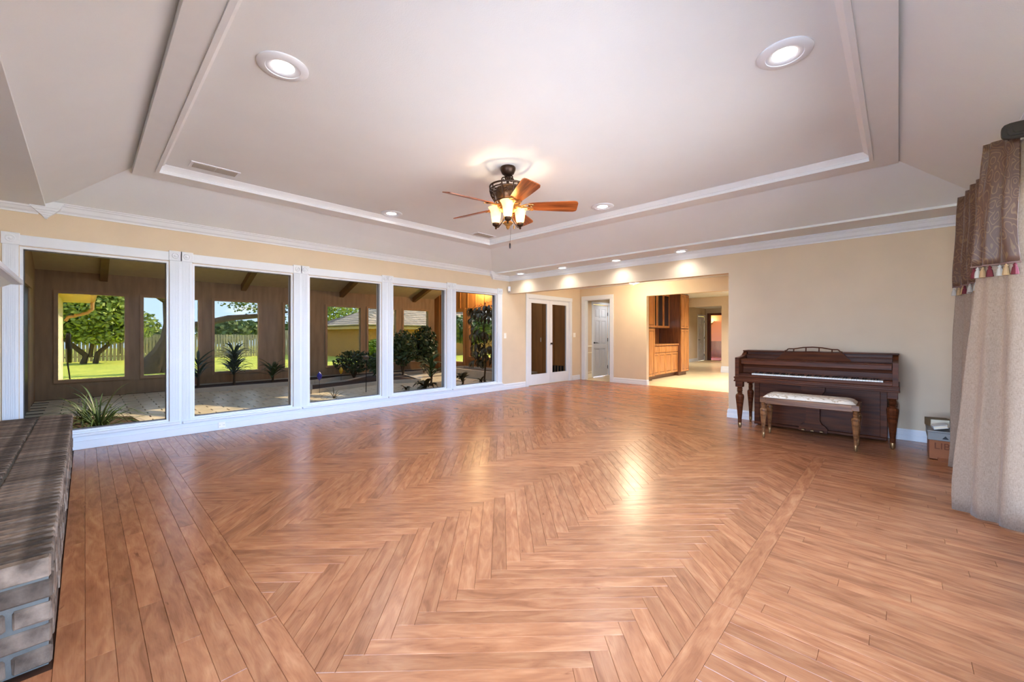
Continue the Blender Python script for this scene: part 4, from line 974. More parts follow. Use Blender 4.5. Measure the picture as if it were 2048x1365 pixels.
# ------------------------------------------------------------------ sunroom
SX, SY0, SY1, SZ = -12.35, -.68, 8.85, -.1
PAVER = mat('paver_beige', srgb(214, 198, 168), .3, var=.2, vscale=5, rnd=.1)
sf = struct('floor_sunroom', MB().box(SX, XL-.14, SY0, SY1+4.2, SZ-.12, SZ-.012), mat('paver_joint_dark', srgb(70, 56, 42), .9), 'beige paver floor of the sunroom')
pm = MB().box(-.097, .097, -.193, .193, -.03, 0, .005).mesh('paver'); pm.materials.append(PAVER)
spots = []
for i in range(30):
    x = XL-.14-.1-i*.2
    if x < SX+.1: break
    for j in range(-1, 26):
        y = SY0+.2+j*.4+(.2 if i % 2 else 0)
        if SY0+.19 < y < SY1-.19: spots.append((x, y))
def seen(p):
    d = p[0]*_F[0]+p[1]*_F[1]; return d+abs((p[0]*_R[0]+p[1]*_R[1])/d)*.5
spots.sort(key=seen)
for p in spots[:296]:
    o = bpy.data.objects.new('paver', pm); COL.objects.link(o); o.parent = sf; o.location = (p[0], p[1], SZ+random.uniform(-.001, .001))
q = MB()
for p in spots[296:]: q.box(p[0]-.097, p[0]+.097, p[1]-.193, p[1]+.193, SZ-.02, SZ)
o = q.build('pavers_further_off', PAVER, sf, fix=False, kind='stuff')
SWIN = [(113, 252), (285, 399), (427, 519), (568, 602), (653, 722), (735, 793), (806, 857)]
sw = [(at_x(a, 700, SX).y, at_x(b, 700, SX).y, .25, 2.06) for a, b in SWIN]
struct('wall_sunroom_far', wall_x(SX-.12, SX, SY0-.12, SY1+.12, -.5, 2.55, sw), SUNW, 'brown panelled outer wall of the sunroom with garden windows')
ew0, ew1 = at_y(938, 700, SY1).x, at_y(988, 700, SY1).x; fw0, fw1 = at_y(905, 700, SY1).x, at_y(928, 700, SY1).x
ENDW = mat('warm_lit_cedar_panel', srgb(176, 118, 62), .6, var=.2, vscale=3, vstretch=(4, 4, .6))  # orange of the lamp's warm glow is held in this panel colour
wse = struct('wall_sunroom_end', wall_y(SY1, SY1+.12, SX, XL-.14, -.5, 3.7, [(ew0, ew1, .45, 2.0), (fw0, fw1, .25, 2.0)]), ENDW, 'cedar board and batten end wall of the sunroom')
bt = MB().box(-.02, .02, -.02, 0, 0, 3.7).mesh('batten'); bt.materials.append(ENDW)
x = SX+.3
while x < XL-.2:
    if not (ew0-.05 < x < ew1+.05 or fw0-.05 < x < fw1+.05):
        o = bpy.data.objects.new('batten', bt); COL.objects.link(o); o.parent = wse; o.location = (x, SY1, -.1)
    else:
        o = bpy.data.objects.new('batten', bt); COL.objects.link(o); o.parent = wse; o.location = (x, SY1, 2.06); o.scale = (1, 1, .4)
    x += .4
wsn = struct('wall_sunroom_near', wall_y(SY0-.12, SY0, SX, XL-.14, -.5, 3.7, []), SUNW, 'tan end wall of the sunroom behind the strap-leaved plant')
# gable ceiling and beams
XM = (SX+XL-.14)/2; zr = 2.5+(XM-SX)*.367
q = MB().add([(SX-.7, SY0-.1, 2.24), (SX-.7, SY1+.1, 2.24), (XM, SY1+.1, zr), (XM, SY0-.1, zr), (SX-.7, SY0-.1, 2.4), (SX-.7, SY1+.1, 2.4), (XM, SY1+.1, zr+.16), (XM, SY0-.1, zr+.16)],
             [(0, 1, 2, 3), (4, 7, 6, 5), (0, 4, 5, 1), (3, 2, 6, 7), (0, 3, 7, 4), (1, 5, 6, 2)])
struct('ceiling_sunroom', q, mat('sunroom_ceiling_tan', srgb(206, 188, 152), .8, var=.08), 'tan sloping ceiling of the sunroom')
gr_ = sroot('window_17', (XL-.12, 4, 2.6), 'unseen roof glazing added to let daylight into the sunroom')  # out-of-sight glass slope put in to brighten the sunroom
for k in range(8):
    y0_ = SY0-.1+k*(SY1-SY0+.2)/8; y1_ = y0_+(SY1-SY0+.2)/8
    MB().add([(XM, y0_, zr+.08), (XM, y1_, zr+.08), (XL-.14, y1_, 2.62), (XL-.14, y0_, 2.62)], [(0, 1, 2, 3)]).build('pane', glass_mat('added_roof_glass', (.125, .125, .12, 1), .1), gr_)
for k, y in enumerate((.28, 2.845, 5.41, 7.98)):
    q = MB()
    for xa, za, xb, zb2 in ((SX, 2.5, XM, zr), (XM, zr, XL-.12, 2.5)):
        q.add([(xa, y-.06, za-.16), (xa, y+.06, za-.16), (xa, y+.06, za+.02), (xa, y-.06, za+.02), (xb, y-.06, zb2-.16), (xb, y+.06, zb2-.16), (xb, y+.06, zb2+.02), (xb, y-.06, zb2+.02)],
              [(0, 1, 2, 3), (7, 6, 5, 4), (0, 4, 5, 1), (1, 5, 6, 2), (2, 6, 7, 3), (3, 7, 4, 0)])
    struct('trim_%d' % (14+k), q, mat('beam_brown', srgb(132, 98, 58), .6, var=.25, vscale=6), None)
for k, (a, b, z0, z1) in enumerate(sw):
    w = sroot('window_%d' % (7+k), (SX, (a+b)/2, z0), ['sunroom window framing the oak and lawn', 'sunroom window with the leaning trunk', 'sunroom window with sky and fence', 'slim sunroom window', 'sunroom window with the garage wall', 'sunroom window with the clipped hedge', 'sunroom window with the sunlit tile roof'][k])
    q = MB(); f = .035
    for (ya_, yb2, zz0, zz1) in ((a-.04, a+.02, z0-.04, z1+.04), (b-.02, b+.04, z0-.04, z1+.04), (a+.02, b-.02, z1-.015, z1+.04), (a+.02, b-.02, z0-.04, z0+.02)): q.box(SX-.12, SX+.025, ya_, yb2, zz0, zz1)
    q.build('frame', SUNTR, w)
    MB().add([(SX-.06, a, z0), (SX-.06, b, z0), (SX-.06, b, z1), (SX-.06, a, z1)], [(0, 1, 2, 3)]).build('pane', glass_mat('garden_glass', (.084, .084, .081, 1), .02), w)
for k, (a, b, z0) in enumerate(((ew0, ew1, .45), (fw0, fw1, .25))):
    w = sroot('window_%d' % (14+k), ((a+b)/2, SY1, z0), 'window in the cedar end wall'); q = MB()
    for (xa, xb, zz0, zz1) in ((a-.1, a+.02, z0-.1, 2.1), (b-.02, b+.1, z0-.1, 2.1), (a, b, 1.98, 2.1), (a, b, z0-.1, z0+.02)): q.box(xa, xb, SY1-.03, SY1+.12, zz0, zz1)
    q.build('frame', ENDW, w); MB().add([(a, SY1+.06, z0), (b, SY1+.06, z0), (b, SY1+.06, 2), (a, SY1+.06, 2)], [(0, 1, 2, 3)]).build('pane', glass_mat('garden_glass'), w)
# door on the near end wall
d6 = sroot('door_6', (-9.6, SY0, SZ), 'glazed sunroom door seen edge-on at the frame side'); q = MB()
q.box(-10.9, -10.75, SY0, SY0+.03, SZ, 2.1); q.box(-8.6, -8.45, SY0, SY0+.03, SZ, 2.1); q.box(-10.95, -8.4, SY0, SY0+.05, 2.0, 2.16); q.box(-9.75, -9.6, SY0, SY0+.03, SZ, 2.0)
q.build('casing', SUNTR, d6); MB().box(-10.75, -8.6, SY0, SY0+.012, SZ, 2.0).build('leaf', mat('screen_dark', srgb(60, 52, 44), .4), d6)
MB().box(-9.72, -9.66, SY0+.03, SY0+.045, SZ, 2.0).build('track', mat('aluminium', srgb(190, 190, 186), .3, metal=.6), d6)
# wall behind french doors (rest of the house side)
p = at_y(1083, 680, SY1); wall_plate('light_switch', 'white switch on the board wall seen through the french door glass', 'light switch', (0, 0, 0)).matrix_world = Matrix.Translation((p.x, SY1, p.z)) @ Matrix.Rotation(-PI/2, 4, 'Z')
p = at_y(1117, 739, SY1); vt = thing('wall_vent', 'low slatted vent on the board wall seen through the french doors', 'vent', (p.x, SY1, p.z))
MB().box(-.2, .2, -.02, 0, -.1, .1).build('grille', DARK, vt, local=True)
for k in range(5): MB().box(-.2+k*.1-.008, -.2+k*.1+.008, -.03, -.02, -.1, .1).build('bar', SUNTR, vt, local=True)

p = at_y(968, 566, SY1); wl_ = thing('wall_dome_lamp', 'warm glass dome lamp on the cedar end wall seen in the last picture window', 'wall lamp', (p.x, SY1, p.z))
MB().box(-.06, .06, -.03, 0, -.06, .1).build('back_plate', BRONZE, wl_, local=True)
MB().lathe([(.19, .04), (.18, -.01), (.13, -.06), (.05, -.085), (.001, -.09)], (0, -.2, 0), 22, caps=False).build('glass_bowl', mat('dome_glass_warm', srgb(255, 220, 160), .4, emit=(1, .66, .3, 1), es=3), wl_, local=True, smooth=True)
l = light('bulb', 'POINT', (0, -.22, -.16), 95, (1, .72, .42), .08); l.parent = wl_
# planting beds: low kerbed soil areas
SOIL = mat('bark_soil', srgb(74, 52, 38), .95, var=.5, vscale=30, bump=.8, bscale=60); KERB = mat('bed_kerb', srgb(188, 176, 158), .6, var=.1)
def bed(label, P, h=.1):
    cx = sum(p[0] for p in P)/len(P); cy = sum(p[1] for p in P)/len(P)
    t = thing('planting_bed', label, 'planting bed', (cx, cy, SZ)); MB().prism(P, SZ, SZ+h*.7).build('soil', SOIL, t)
    n = len(P); q = MB()
    for i in range(n):
        a, b = Vector(P[i]), Vector(P[(i+1) % n]); d = (b-a).normalized(); nn = Vector((-d.y, d.x))*.03
        q.prism([tuple(a-nn), tuple(b-nn), tuple(b+nn), tuple(a+nn)], SZ, SZ+h)
    q.build('kerb', KERB, t); return t
bed('dark soil bed along the sunroom outer wall under the garden windows', [(SX+.05, 1.5), (SX+1.0, 1.5), (SX+1.1, 4.2), (SX+.7, 5.2), (SX+.8, 8.3), (SX+.05, 8.3)])
bed('corner soil bed with strap-leaved plant by the hearth-end window', [(-6.5, -.62), (-6.5, .1), (-7.0, .62), (-8.2, .5), (-8.8, -.2), (-8.8, -.62)])
P0 = [tuple(at_z(u, v, SZ).xy) for u, v in ((622, 788), (770, 768), (840, 765), (800, 752), (735, 757), (690, 768), (622, 776))]
bed('curved kerbed bed of brown mulch in the middle of the sunroom', P0, .09)
bed('soil bed under the cedar end wall', [(-10.6, SY1-.06), (-10.6, SY1-.8), (-7.4, SY1-1.0), (-7.4, SY1-.06)], .25)

# ------------------------------------------------------------------ plants
LEAFD = mat('leaf_dark_green', srgb(70, 88, 46), .5, var=.4, vscale=5, rnd=.2); LEAFM = mat('leaf_mid_green', srgb(80, 104, 56), .45, var=.4, vscale=5, rnd=.2)
LEAFB = mat('leaf_blue_green', srgb(62, 82, 66), .45, var=.3, vscale=5, rnd=.2); LEAFO = mat('leaf_olive_bronze', srgb(98, 84, 52), .5, var=.4, vscale=6, rnd=.2)
STEM = mat('plant_stem', srgb(84, 66, 44), .8)
def strap_leaf(L_, w, droop, n=9):
    q = MB(); vs = []
    for k in range(n+1):
        t = k/n; r = L_*(t-.28*droop*t*t); z = L_*(.85*t-droop*1.0*t*t); ww = w*math.sin(PI*min(1, .12+t*.88))**.7*(1 if t < .98 else .1)
        vs += [(r, -ww/2, z+ww*.15), (r, 0, z), (r, ww/2, z+ww*.15)]
    fs = []
    for k in range(n):
        for i in range(2): a = k*3+i; fs.append((a, a+1, a+4, a+3))
    return q.add(vs, fs)
def plant(label, loc, nl, L_, w, droop, m, cat='plant', stem=0, name='strap_leaf_plant', tilt=(0, .7), smin=.7, group=None):
    t = thing(name, label, cat, loc, group=group); vari = []
    for d in (droop*.8, droop, droop*1.25):
        me = strap_leaf(L_, w, d).mesh('leaf', smooth=True); me.materials.append(m); vari.append(me)
    for k in range(nl):
        o = bpy.data.objects.new('leaf', random.choice(vari)); COL.objects.link(o); o.parent = t
        s = random.uniform(smin, 1.05); o.scale = (s, s, s); o.rotation_euler = (0, -random.uniform(*tilt), k*2.399+random.random()*.5); o.location = (0, 0, stem*random.uniform(.3, 1) if stem else .02)
    if stem: MB().tube([(0, 0, 0), (.02, .01, stem*.5), (0, 0, stem)], [.03, .022, .015], 7).build('stem', STEM, t, local=True)
    return t
def bush(label, loc, rx, ry, rz, n, leaf, m, name='shrub', cat='shrub', trunk=.3, group=None, accents=None):
    t = thing(name, label, cat, loc, group=group); q = MB()
    for k in range(n):
        a, b, r = random.uniform(0, 2*PI), math.acos(random.uniform(-1, 1)), random.random()**.35
        c = Vector((rx*r*math.sin(b)*math.cos(a), ry*r*math.sin(b)*math.sin(a), trunk+rz+rz*r*math.cos(b)))
        d = Vector((random.gauss(0, 1), random.gauss(0, 1), random.gauss(.1, .7))).normalized(); e = d.cross(Vector((random.gauss(0, 1), random.gauss(0, 1), random.gauss(0, 1)))).normalized()
        l = leaf*random.uniform(.6, 1.2); q.add([c-d*l*.5, c+e*l*.22, c+d*l*.5, c-e*l*.22], [(0, 1, 2, 3)])
    f = q.build('foliage', m, t, local=True, fix=False, kind='stuff')
    q = MB()
    for k in range(5):
        a = k*1.3; q.tube([(0, 0, 0), (.3*rx*math.cos(a), .3*ry*math.sin(a), trunk+rz*.6), (.6*rx*math.cos(a), .6*ry*math.sin(a), trunk+rz*1.3)], [max(.012, rx*.05), max(.008, rx*.03), .004], 6)
    q.build('branches', STEM, t, local=True); return t
pz = SZ+.05
plant('strap-leaved plant spilling over the corner bed beside the first picture window', (-7.15, .12, pz), 110, .78, .02, .75, LEAFM, tilt=(-.2, .8), smin=.5)
plant('second strap-leaved clump behind the first in the corner bed', (-8.15, .0, pz), 60, .62, .02, .75, LEAFD, tilt=(-.2, .8), smin=.5)
rk = thing('garden_rock', 'dark flat rock lying at the edge of the corner bed', 'rock', (-7.45, .98, SZ)); q = MB().ball((0, 0, .06), (.34, .22, .1), 14, 7); q.v = [(x+random.uniform(-.02, .02), y+random.uniform(-.02, .02), max(0, z+random.uniform(-.015, .015))) for x, y, z in q.v]; q.build('stone', mat('rock_dark', srgb(74, 62, 50), .9, var=.4), rk, local=True)
# hose reel loop seen through window A is outside; palm-like plants in the long bed
p = at_x(468, 700, SX+.5); plant('bushy long-leaved plant in front of the sky and fence window', (SX+.5, p.y, pz), 110, .5, .06, .5, LEAFB, stem=.8, tilt=(-.5, .7), name='dracaena')
p = at_x(396, 700, SX+.45); plant('small spiky plant half hidden behind the first window post', (SX+.45, p.y, pz), 26, .5, .06, .4, LEAFB, stem=.6, tilt=(-.4, .5), name='dracaena')
p = at_x(545, 700, SX+.55); plant('low dark plant between the two garden windows of the second picture window', (SX+.55, p.y, pz), 30, .5, .07, .5, LEAFD, stem=.35, tilt=(-.4, .5), name='dracaena')
p = at_x(708, 740, -11.5); bush('rounded dark shrub behind the yellow garden stake', (-11.5, p.y, pz), .5, .58, .34, 900, .12, LEAFD, trunk=.12)
p = at_x(760, 740, -10.2); bush('low dark shrub beside the window casing in the third picture window', (-10.2, p.y, pz), .3, .3, .36, 600, .12, LEAFD, trunk=.1)
p = at_x(806, 720, -11.0); bush('tall reddish-tipped shrub on the near side of the fourth picture window', (-11.0, p.y, pz), .4, .4, .55, 1000, .15, LEAFD, trunk=.3)
p = at_x(848, 720, -11.3); bush('tall dark leafy shrub in the middle of the fourth picture window', (-11.3, p.y, pz), .42, .45, .62, 1200, .17, LEAFD, trunk=.3)
p = at_z(862, 772, SZ); plant('umbrella-leaved plant growing behind the dark leaf clump', (p.x, p.y, SZ), 30, .5, .10, .55, LEAFM, stem=.6, tilt=(-.3, .5), name='umbrella_plant')
p = at_z(850, 781, SZ); plant('clump of broad dark leaves on the floor near the fourth window', (p.x, p.y, SZ), 16, .42, .16, .75, LEAFO, tilt=(-.5, .4), name='broad_leaf_clump', stem=.1)
p = at_z(812, 782, SZ); plant('tiny flat leaf tuft on the pale floor beside the broad leaf clump', (p.x, p.y, SZ), 9, .2, .09, .9, LEAFO, tilt=(.1, .5), name='broad_leaf_clump')
p = at_z(668, 800, SZ); plant('thin dark grass blades right behind the third picture window', (p.x, p.y, SZ), 16, .36, .02, .6, LEAFO, tilt=(-.3, .6), name='grass_tuft')
p = at_z(925, 771, SZ); plant('small bronze-leaved plant low in the last picture window', (p.x, p.y, SZ), 20, .3, .10, .6, LEAFO, stem=.22, tilt=(-.4, .5), name='bronze_plant')
p = at_z(962, 768, SZ); plant('low tuft beside the bronze plant in the last picture window', (p.x, p.y, SZ), 14, .24, .08, .6, LEAFO, stem=.1, tilt=(-.4, .5), name='bronze_plant')
# tall drooping plant in the last window
pp = at_x(968, 760, -7.6); t = thing('drooping_umbrella_tree', 'tall drooping leafy plant filling the last picture window', 'plant', (-7.6, pp.y, SZ))
MB().tube([(0, 0, 0), (.03, .04, .7), (-.02, .0, 1.3), (.0, .02, 1.95)], [.025, .02, .016, .012], 7).build('stem', STEM, t, local=True)
lm = [strap_leaf(.30, .07, d).mesh('leaf', smooth=True) for d in (.8, 1.1)]
for me in lm: me.materials.append(LEAFO)
for f_, (z0_, n_, spread) in enumerate(((1.98, 16, .34), (1.85, 12, .38), (1.45, 10, .36), (1.05, 14, .34), (.8, 12, .3))):
    for k in range(n_):
        a = k*2.4+f_; r = spread*random.uniform(.25, 1.05); z = z0_+random.uniform(-.16, .12)
        br = MB().tube([(0, 0, z), (r*.6*math.cos(a), r*.6*math.sin(a), z+.08), (r*math.cos(a), r*math.sin(a), z-.02)], .004, 5)
        b = br.build('stalk', STEM, t, local=True)
        for j in range(3):
            o = bpy.data.objects.new('leaf', random.choice(lm)); COL.objects.link(o); o.parent = b; o.location = (r*math.cos(a), r*math.sin(a), z-.02); o.rotation_euler = (random.uniform(-.4, .4), random.uniform(.7, 1.35), a+(j-1)*.9)
def stake(label, u, v, m, h=.42, col=None):
    p = at_z(u, v, SZ); t = thing('garden_stake', label, 'garden stake', (p.x, p.y, SZ), group='coloured garden stakes')
    MB().tube([(0, 0, 0), (0, 0, h)], .004, 6).build('rod', IRON, t, local=True)
    q = MB()
    for k in range(6):
        a = k*PI/6; q.add([(.0, 0, h+.2), (.06*math.cos(a), .06*math.sin(a), h+.10), (0, 0, h-.0), (-.06*math.cos(a), -.06*math.sin(a), h+.10)], [(0, 1, 2, 3)])
    q = MB().lathe([(.002, h), (.035, h+.04), (.055, h+.1), (.04, h+.15), (.002, h+.2)], n=10); q.build('bulb', m, t, local=True, smooth=True)
stake('blue glass garden stake at the edge of the curved bed', 639, 787, mat('stake_blue', srgb(54, 54, 160), .3), .28)
stake('yellow glass garden stake beside the rounded shrub', 682, 765, mat('stake_yellow', srgb(216, 168, 40), .35), .22)
t = thing('ornament_rod', 'thin dark metal garden ornament rod in the third picture window', 'garden ornament', tuple(at_z(732, 785, SZ)))  # plain rod topped by a smoked globe, no lamp inside
MB().tube([(0, 0, 0), (.01, 0, .3), (0, .01, .72)], .009, 6).build('rod', IRON, t, local=True); MB().ball((0, 0, .78), (.07, .07, .06), 10, 6).build('globe', mat('smoked_glass', srgb(90, 74, 58), .1), t, local=True, smooth=True)

# ------------------------------------------------------------------ outside
LZ = -.5
lawn = struct('lawn', MB().box(-70, SX-.12, -30, 60, LZ-.2, LZ).box(SX-.12, 40, SY1+4.3, 60, LZ-.2, LZ).box(.8, 40, -30, SY1+4.3, LZ-.2, LZ).box(SX-.12, .8, -30, SY0-.3, LZ-.2, LZ), mat('lawn_grass', srgb(206, 208, 78), .95, vscale=1.2, col2=srgb(172, 186, 62), bump=.5, bscale=40), 'sunlit green lawn behind the house')
struct('patio', MB().box(.76, 26, -20, 24, -.55, -.12).box(-6, .76, -20, -.9, -.55, -.12), mat('bounce_concrete', srgb(190, 184, 174), .9, var=.1))  # unseen slab widened to bounce neutral daylight instead of lawn green
struct('roof', MB().box(XL-.15, 1.25, -1.2, 23.6, 3.12, 3.3), mat('roof_light_block', srgb(120, 110, 100), .9))  # unseen slab laid over the rooms to stop sky light leaking in
# wing of the house on the left with eave and gutter
WALLT = mat('stucco_cream', srgb(232, 216, 184), .8, var=.06)
wg = struct('wall_wing', MB().box(-18.4, SX-.12, -4, -.46, LZ, 2.35), WALLT, 'cream wing of the house beyond the sunroom')
struct('roof_wing', MB().box(-19.0, SX-.72, -4.5, .12, 2.22, 2.34), mat('soffit_tan', srgb(216, 184, 126), .8))
gt = thing('gutter', 'tan rain gutter with elbow downspout on the wing eave', 'gutter', (-18, .15, 2.2)); GUT = mat('gutter_tan', srgb(196, 150, 96), .5)
MB().box(-19.0, SX-.75, .12, .22, 2.2, 2.34, .01).build('trough', GUT, gt); MB().tube([(-18.0, .16, 2.2), (-18.0, .16, 1.98), (-18.0, .05, 1.86), (-18.0, -.35, 1.72), (-18.0, -.40, 1.6)], .045, 8).build('downspout', GUT, gt, smooth=True)
hs = thing('garden_hose', 'coiled dark hose hanging on the cream wing wall', 'hose', (-17.6, -.40, .6))
MB().tube([(.25*math.cos(a*.4)*(1+.04*a/20), .03+.002*a, .2+.42*math.sin(a*.4)) for a in range(48)], .02, 6).build('coil', IRON, hs, local=True, smooth=True)
MB().tube([(0, .05, -.2), (.1, .1, -.7), (-.3, .5, -1.06), (-1.0, .9, -1.07)], .02, 6).build('tail', IRON, hs, local=True, smooth=True)
# fence: vertical boards
FEN = mat('fence_weathered', srgb(196, 180, 150), .9, var=.3, vscale=2, vstretch=(3, 3, .4), rnd=.18)
def fence(label, A_, B_, zt, bw=.14, gap=.035, z0=LZ):
    A_, B_ = Vector(A_), Vector(B_); d = (B_-A_); n = int(d.length/(bw+gap)); ang = math.atan2(d.y, d.x); d.normalize()
    t = thing('board_fence', label, 'fence', (A_.x, A_.y, z0), ang); h = zt-z0
    me = MB().box(-bw/2, bw/2, -.012, .012, 0, h).mesh('board'); me.materials.append(FEN)
    m = min(n, 290)
    for k in range(m):
        o = bpy.data.objects.new('board', me); COL.objects.link(o); o.parent = t; o.location = ((k+.5)*(bw+gap), 0, random.uniform(-.02, .02))
    for z in (.3, h-.3): MB().box(0, m*(bw+gap), .012, .05, z-.05, z+.05).build('rail', FEN, t, local=True)
    return t
fence('weathered board fence across the back of the lawn', (-37, 1.6-14), (-37, 13), 1.2)
fence('taller pale fence beyond the brick pillar', (-40, 12.0), (-40, 24), 1.6)
bp = at_z(512, 717, LZ); bpo = thing('brick_pillar', 'tan brick pillar at the end of the board fence', 'pillar', (-36.6, 13.6, LZ))
bmat = mat('pillar_brick', srgb(196, 150, 110), .9, var=.3, rnd=.2)
me = MB().box(-.3, .3, -.3, .3, 0, .15).mesh('brick_course'); me.materials.append(bmat)
for k in range(10):
    o = bpy.data.objects.new('brick_course', me); COL.objects.link(o); o.parent = bpo; o.location = (0, 0, k*.165); o.rotation_euler.z = (k % 2)*.02
MB().box(-.36, .36, -.36, .36, 1.65, 1.75, .02).build('cap', KERB, bpo, local=True)
BARK = mat('oak_bark', srgb(104, 84, 62), .95, var=.5, vscale=6, vstretch=(2, 2, .5), bump=.8, bscale=30); OAKL = mat('oak_leaves', srgb(168, 184, 80), .6, var=.45, vscale=1.5)
OAKD2 = mat('oak_leaves_dark', srgb(116, 134, 66), .6, var=.4, vscale=1.5)
def tree(label, loc, trunk, crowns, n, leaf, m, group='garden trees', name='oak_tree'):
    t = thing(name, label, 'tree', loc, group=group); q = MB()
    for path, rs in trunk: q.tube(path, rs, 9)
    q.build('trunk', BARK, t, local=True, smooth=True); q = MB(); tot = sum(c[3]*c[4]*c[5] for c in crowns)
    for cx, cy, cz, rx, ry, rz in crowns:
        for k in range(int(n*rx*ry*rz/tot)):
            a, b, r = random.uniform(0, 2*PI), math.acos(random.uniform(-1, 1)), random.random()**.3
            c = Vector((cx+rx*r*math.sin(b)*math.cos(a), cy+ry*r*math.sin(b)*math.sin(a), cz+rz*r*math.cos(b)))
            d = Vector((random.gauss(0, 1), random.gauss(0, 1), random.gauss(0, .6))).normalized(); e = d.cross(Vector((random.gauss(0, 1), random.gauss(0, 1), random.gauss(0, 1)))).normalized()
            l = leaf*random.uniform(.6, 1.3); q.add([c-d*l*.5, c+e*l*.3, c+d*l*.5, c-e*l*.3], [(0, 1, 2, 3)])
    q.build('crown', m, t, local=True, fix=False, kind='stuff'); return t
p = at_z(181, 728, LZ)
tree('bushy green oak on the lawn in front of the board fence', tuple(p), [([(0, -.3, 0), (0, -.2, .5), (.1, -.9, 1.3), (.2, -1.6, 2.2)], [.16, .14, .11, .06]), ([(0, .2, 0), (0, .3, .6), (.1, .9, 1.3), (.2, 1.5, 2.2)], [.13, .12, .1, .05]), ([(0, 0, .4), (.1, .1, 1.6), (0, 0, 3)], [.1, .09, .05])],
     [(0, 0, 2.9, 1.8, 2.2, 1.5), (0, -1.6, 2.2, 1.2, 1.3, .9), (0, 1.7, 2.3, 1.3, 1.4, 1.0), (.2, .3, 1.7, 1.2, 1.5, .6), (0, .6, 3.7, 1.3, 1.5, 1.0)], 9000, .26, OAKL)
p = at_z(312, 746, LZ); tr = at_x(330, 590, p.x)
tree('large leaning oak with a thick sunlit trunk near the sunroom', tuple(p), [([(0, -.35, 0), (0, -.1, .35), (.0, .2, .9), (.05, .42, 1.5), (0, .5, 2.2), (.1, .45, 3.2), (0, .7, 4.4)], [.62, .46, .36, .30, .26, .25, .2]), ([(0, .35, 0), (0, .28, .4), (0, .3, .9)], [.42, .36, .28]),
     ([(0, .5, 2.0), (.3, 1.6, 2.2), (.5, 2.6, 2.5), (.6, 3.9, 2.65), (.6, 5.2, 2.9)], [.16, .15, .14, .11, .05]), ([(0, .45, 3.2), (1, -1, 4.2), (1.5, -2.5, 5)], [.2, .15, .1])],
     [(.5, 4.2, 3.3, 1.6, 2.0, .55), (.6, 6.2, 3.4, 1.5, 1.5, .5), (0, .6, 5.6, 3.2, 3.6, 1.6), (.6, 5.0, 2.55, .6, .8, .35), (.5, 3.4, 2.9, .5, .6, .3)], 7000, .17, OAKD2)
for k, (u, v, x, r) in enumerate(((447, 664, -47, 1.9), (492, 661, -52, 1.8), (318, 684, -41, 1.5), (676, 630, -52, 3.0), (240, 664, -50, 1.6), (590, 665, -58, 2.0), (940, 660, -16, 1.3))):
    p = at_x(u, v, x); zc = p.z
    tree(['distant rounded tree above the fence boards', 'farther rounded tree beside the pale fence', 'small distant tree behind the leaning trunk', 'golden-lit tree behind the garage roof', 'distant tree above the fence beside the oak', 'distant tree in the slim window', 'leafy tree outside the cedar end wall'][k], (p.x, p.y, LZ), [([(0, 0, 0), (0, 0, max(1, zc-LZ))], [.2, .12])], [(0, 0, zc-LZ, r, r*1.2, r*.6)], 1400, .5 if k < 6 else .25, OAKL if k == 3 else OAKD2)
for k, (u, x, w_) in enumerate(((752, -17.5, .7), (812, -17.5, .8))):
    p = at_x(u, 700, x); bush(['clipped bright green hedge left of the slim post', 'clipped bright green hedge behind the tall shrub'][k], (x, p.y, LZ), .6, w_, .75, 4200, .14, mat('hedge_green', srgb(140, 166, 44), .6, var=.3), name='clipped_hedge', cat='hedge', trunk=.0, group='clipped hedges')
p = at_x(820, 700, -16); bush('young shrub in front of the hedge with reddish leaves', (-16, p.y, LZ), .5, .6, .8, 900, .16, mat('leaf_red', srgb(150, 92, 60), .6, var=.4), trunk=.2)
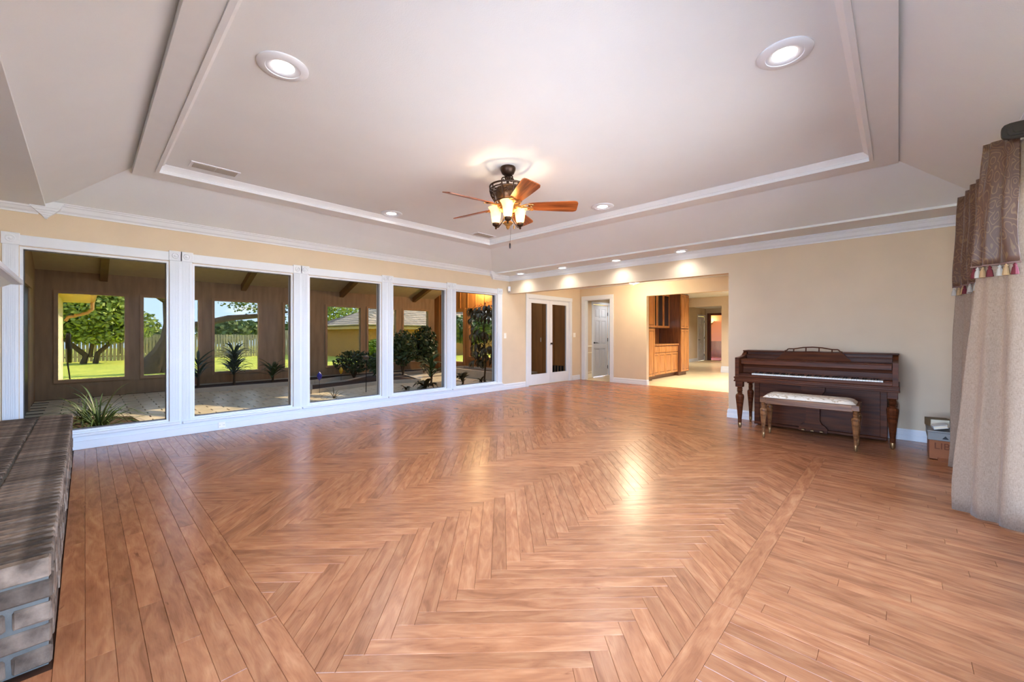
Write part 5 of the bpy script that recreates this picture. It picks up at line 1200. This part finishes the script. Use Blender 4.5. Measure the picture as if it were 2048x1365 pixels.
# garage with tiled hip roof
gx, gy = -26.5, 13.4; ga = thing('garage', 'brown garage with a grey tiled hip roof across the lawn', 'building', (gx-6, gy+6, LZ))
GW = mat('garage_siding', srgb(192, 138, 70), .85, var=.25, vscale=2, vstretch=(4, 4, .3))
MB().box(gx-9, gx, gy, gy+14, LZ, 1.72).build('walls', GW, ga)
MB().box(gx-9.5, gx+.5, gy-.5, gy+14.5, 1.6, 1.8).build('fascia', mat('fascia_tan', srgb(206, 170, 110), .7), ga)
RTILE = mat('roof_tile_grey', srgb(196, 176, 150), .85, var=.3, vscale=4, rnd=.22)
zt0, pit = 1.8, .42
core = MB(); ex0, ex1, ey0, ey1 = gx-9.6, gx+.6, gy-.6, gy+14.6; hw = (ex1-ex0)/2; mid = (ex0+ex1)/2; zt = zt0+hw*pit
core.add([(ex0, ey0, zt0), (ex1, ey0, zt0), (ex1, ey1, zt0), (ex0, ey1, zt0), (mid, ey0+hw, zt), (mid, ey1-hw, zt)], [(0, 1, 4), (1, 2, 5, 4), (2, 3, 5), (3, 0, 4, 5), (0, 3, 2, 1)])
core.build('roof_deck', mat('roof_deck_dark', srgb(96, 84, 72), .9), ga)
nrow = 13; tw = .38; south, east = [], []
cp = math.cos(math.atan(pit)); ap_ = math.atan(pit); rl_ = hw/nrow
tm = MB().box(-tw/2+.008, tw/2-.008, -.02, rl_/cp+.05, 0, .075).mesh('roof_tile'); tm.materials.append(RTILE)
cnt = 0
for r in range(nrow):
    off = r*rl_; z = zt0+off*pit+.045
    xs = [ex0+off+tw/2+k*tw for k in range(int((ex1-ex0-2*off)/tw))]
    for x in xs:
        if cnt < 290 and x > ex1-6.2:
            o = bpy.data.objects.new('roof_tile', tm); COL.objects.link(o); o.parent = ga; o.location = (x-(gx-6), ey0+off-(gy+6), z-LZ); o.rotation_euler = (ap_-.07, 0, 0); cnt += 1
    for k in range(int(min(9.5, ey1-ey0-2*off)/tw)):
        y = ey0+off+tw/2+k*tw
        if cnt < 290:
            o = bpy.data.objects.new('roof_tile', tm); COL.objects.link(o); o.parent = ga; o.location = (ex1-off-(gx-6), y-(gy+6), z-LZ); o.rotation_euler = (ap_-.07, 0, PI/2); cnt += 1
print('tiles', cnt, 'planks', len(planks))
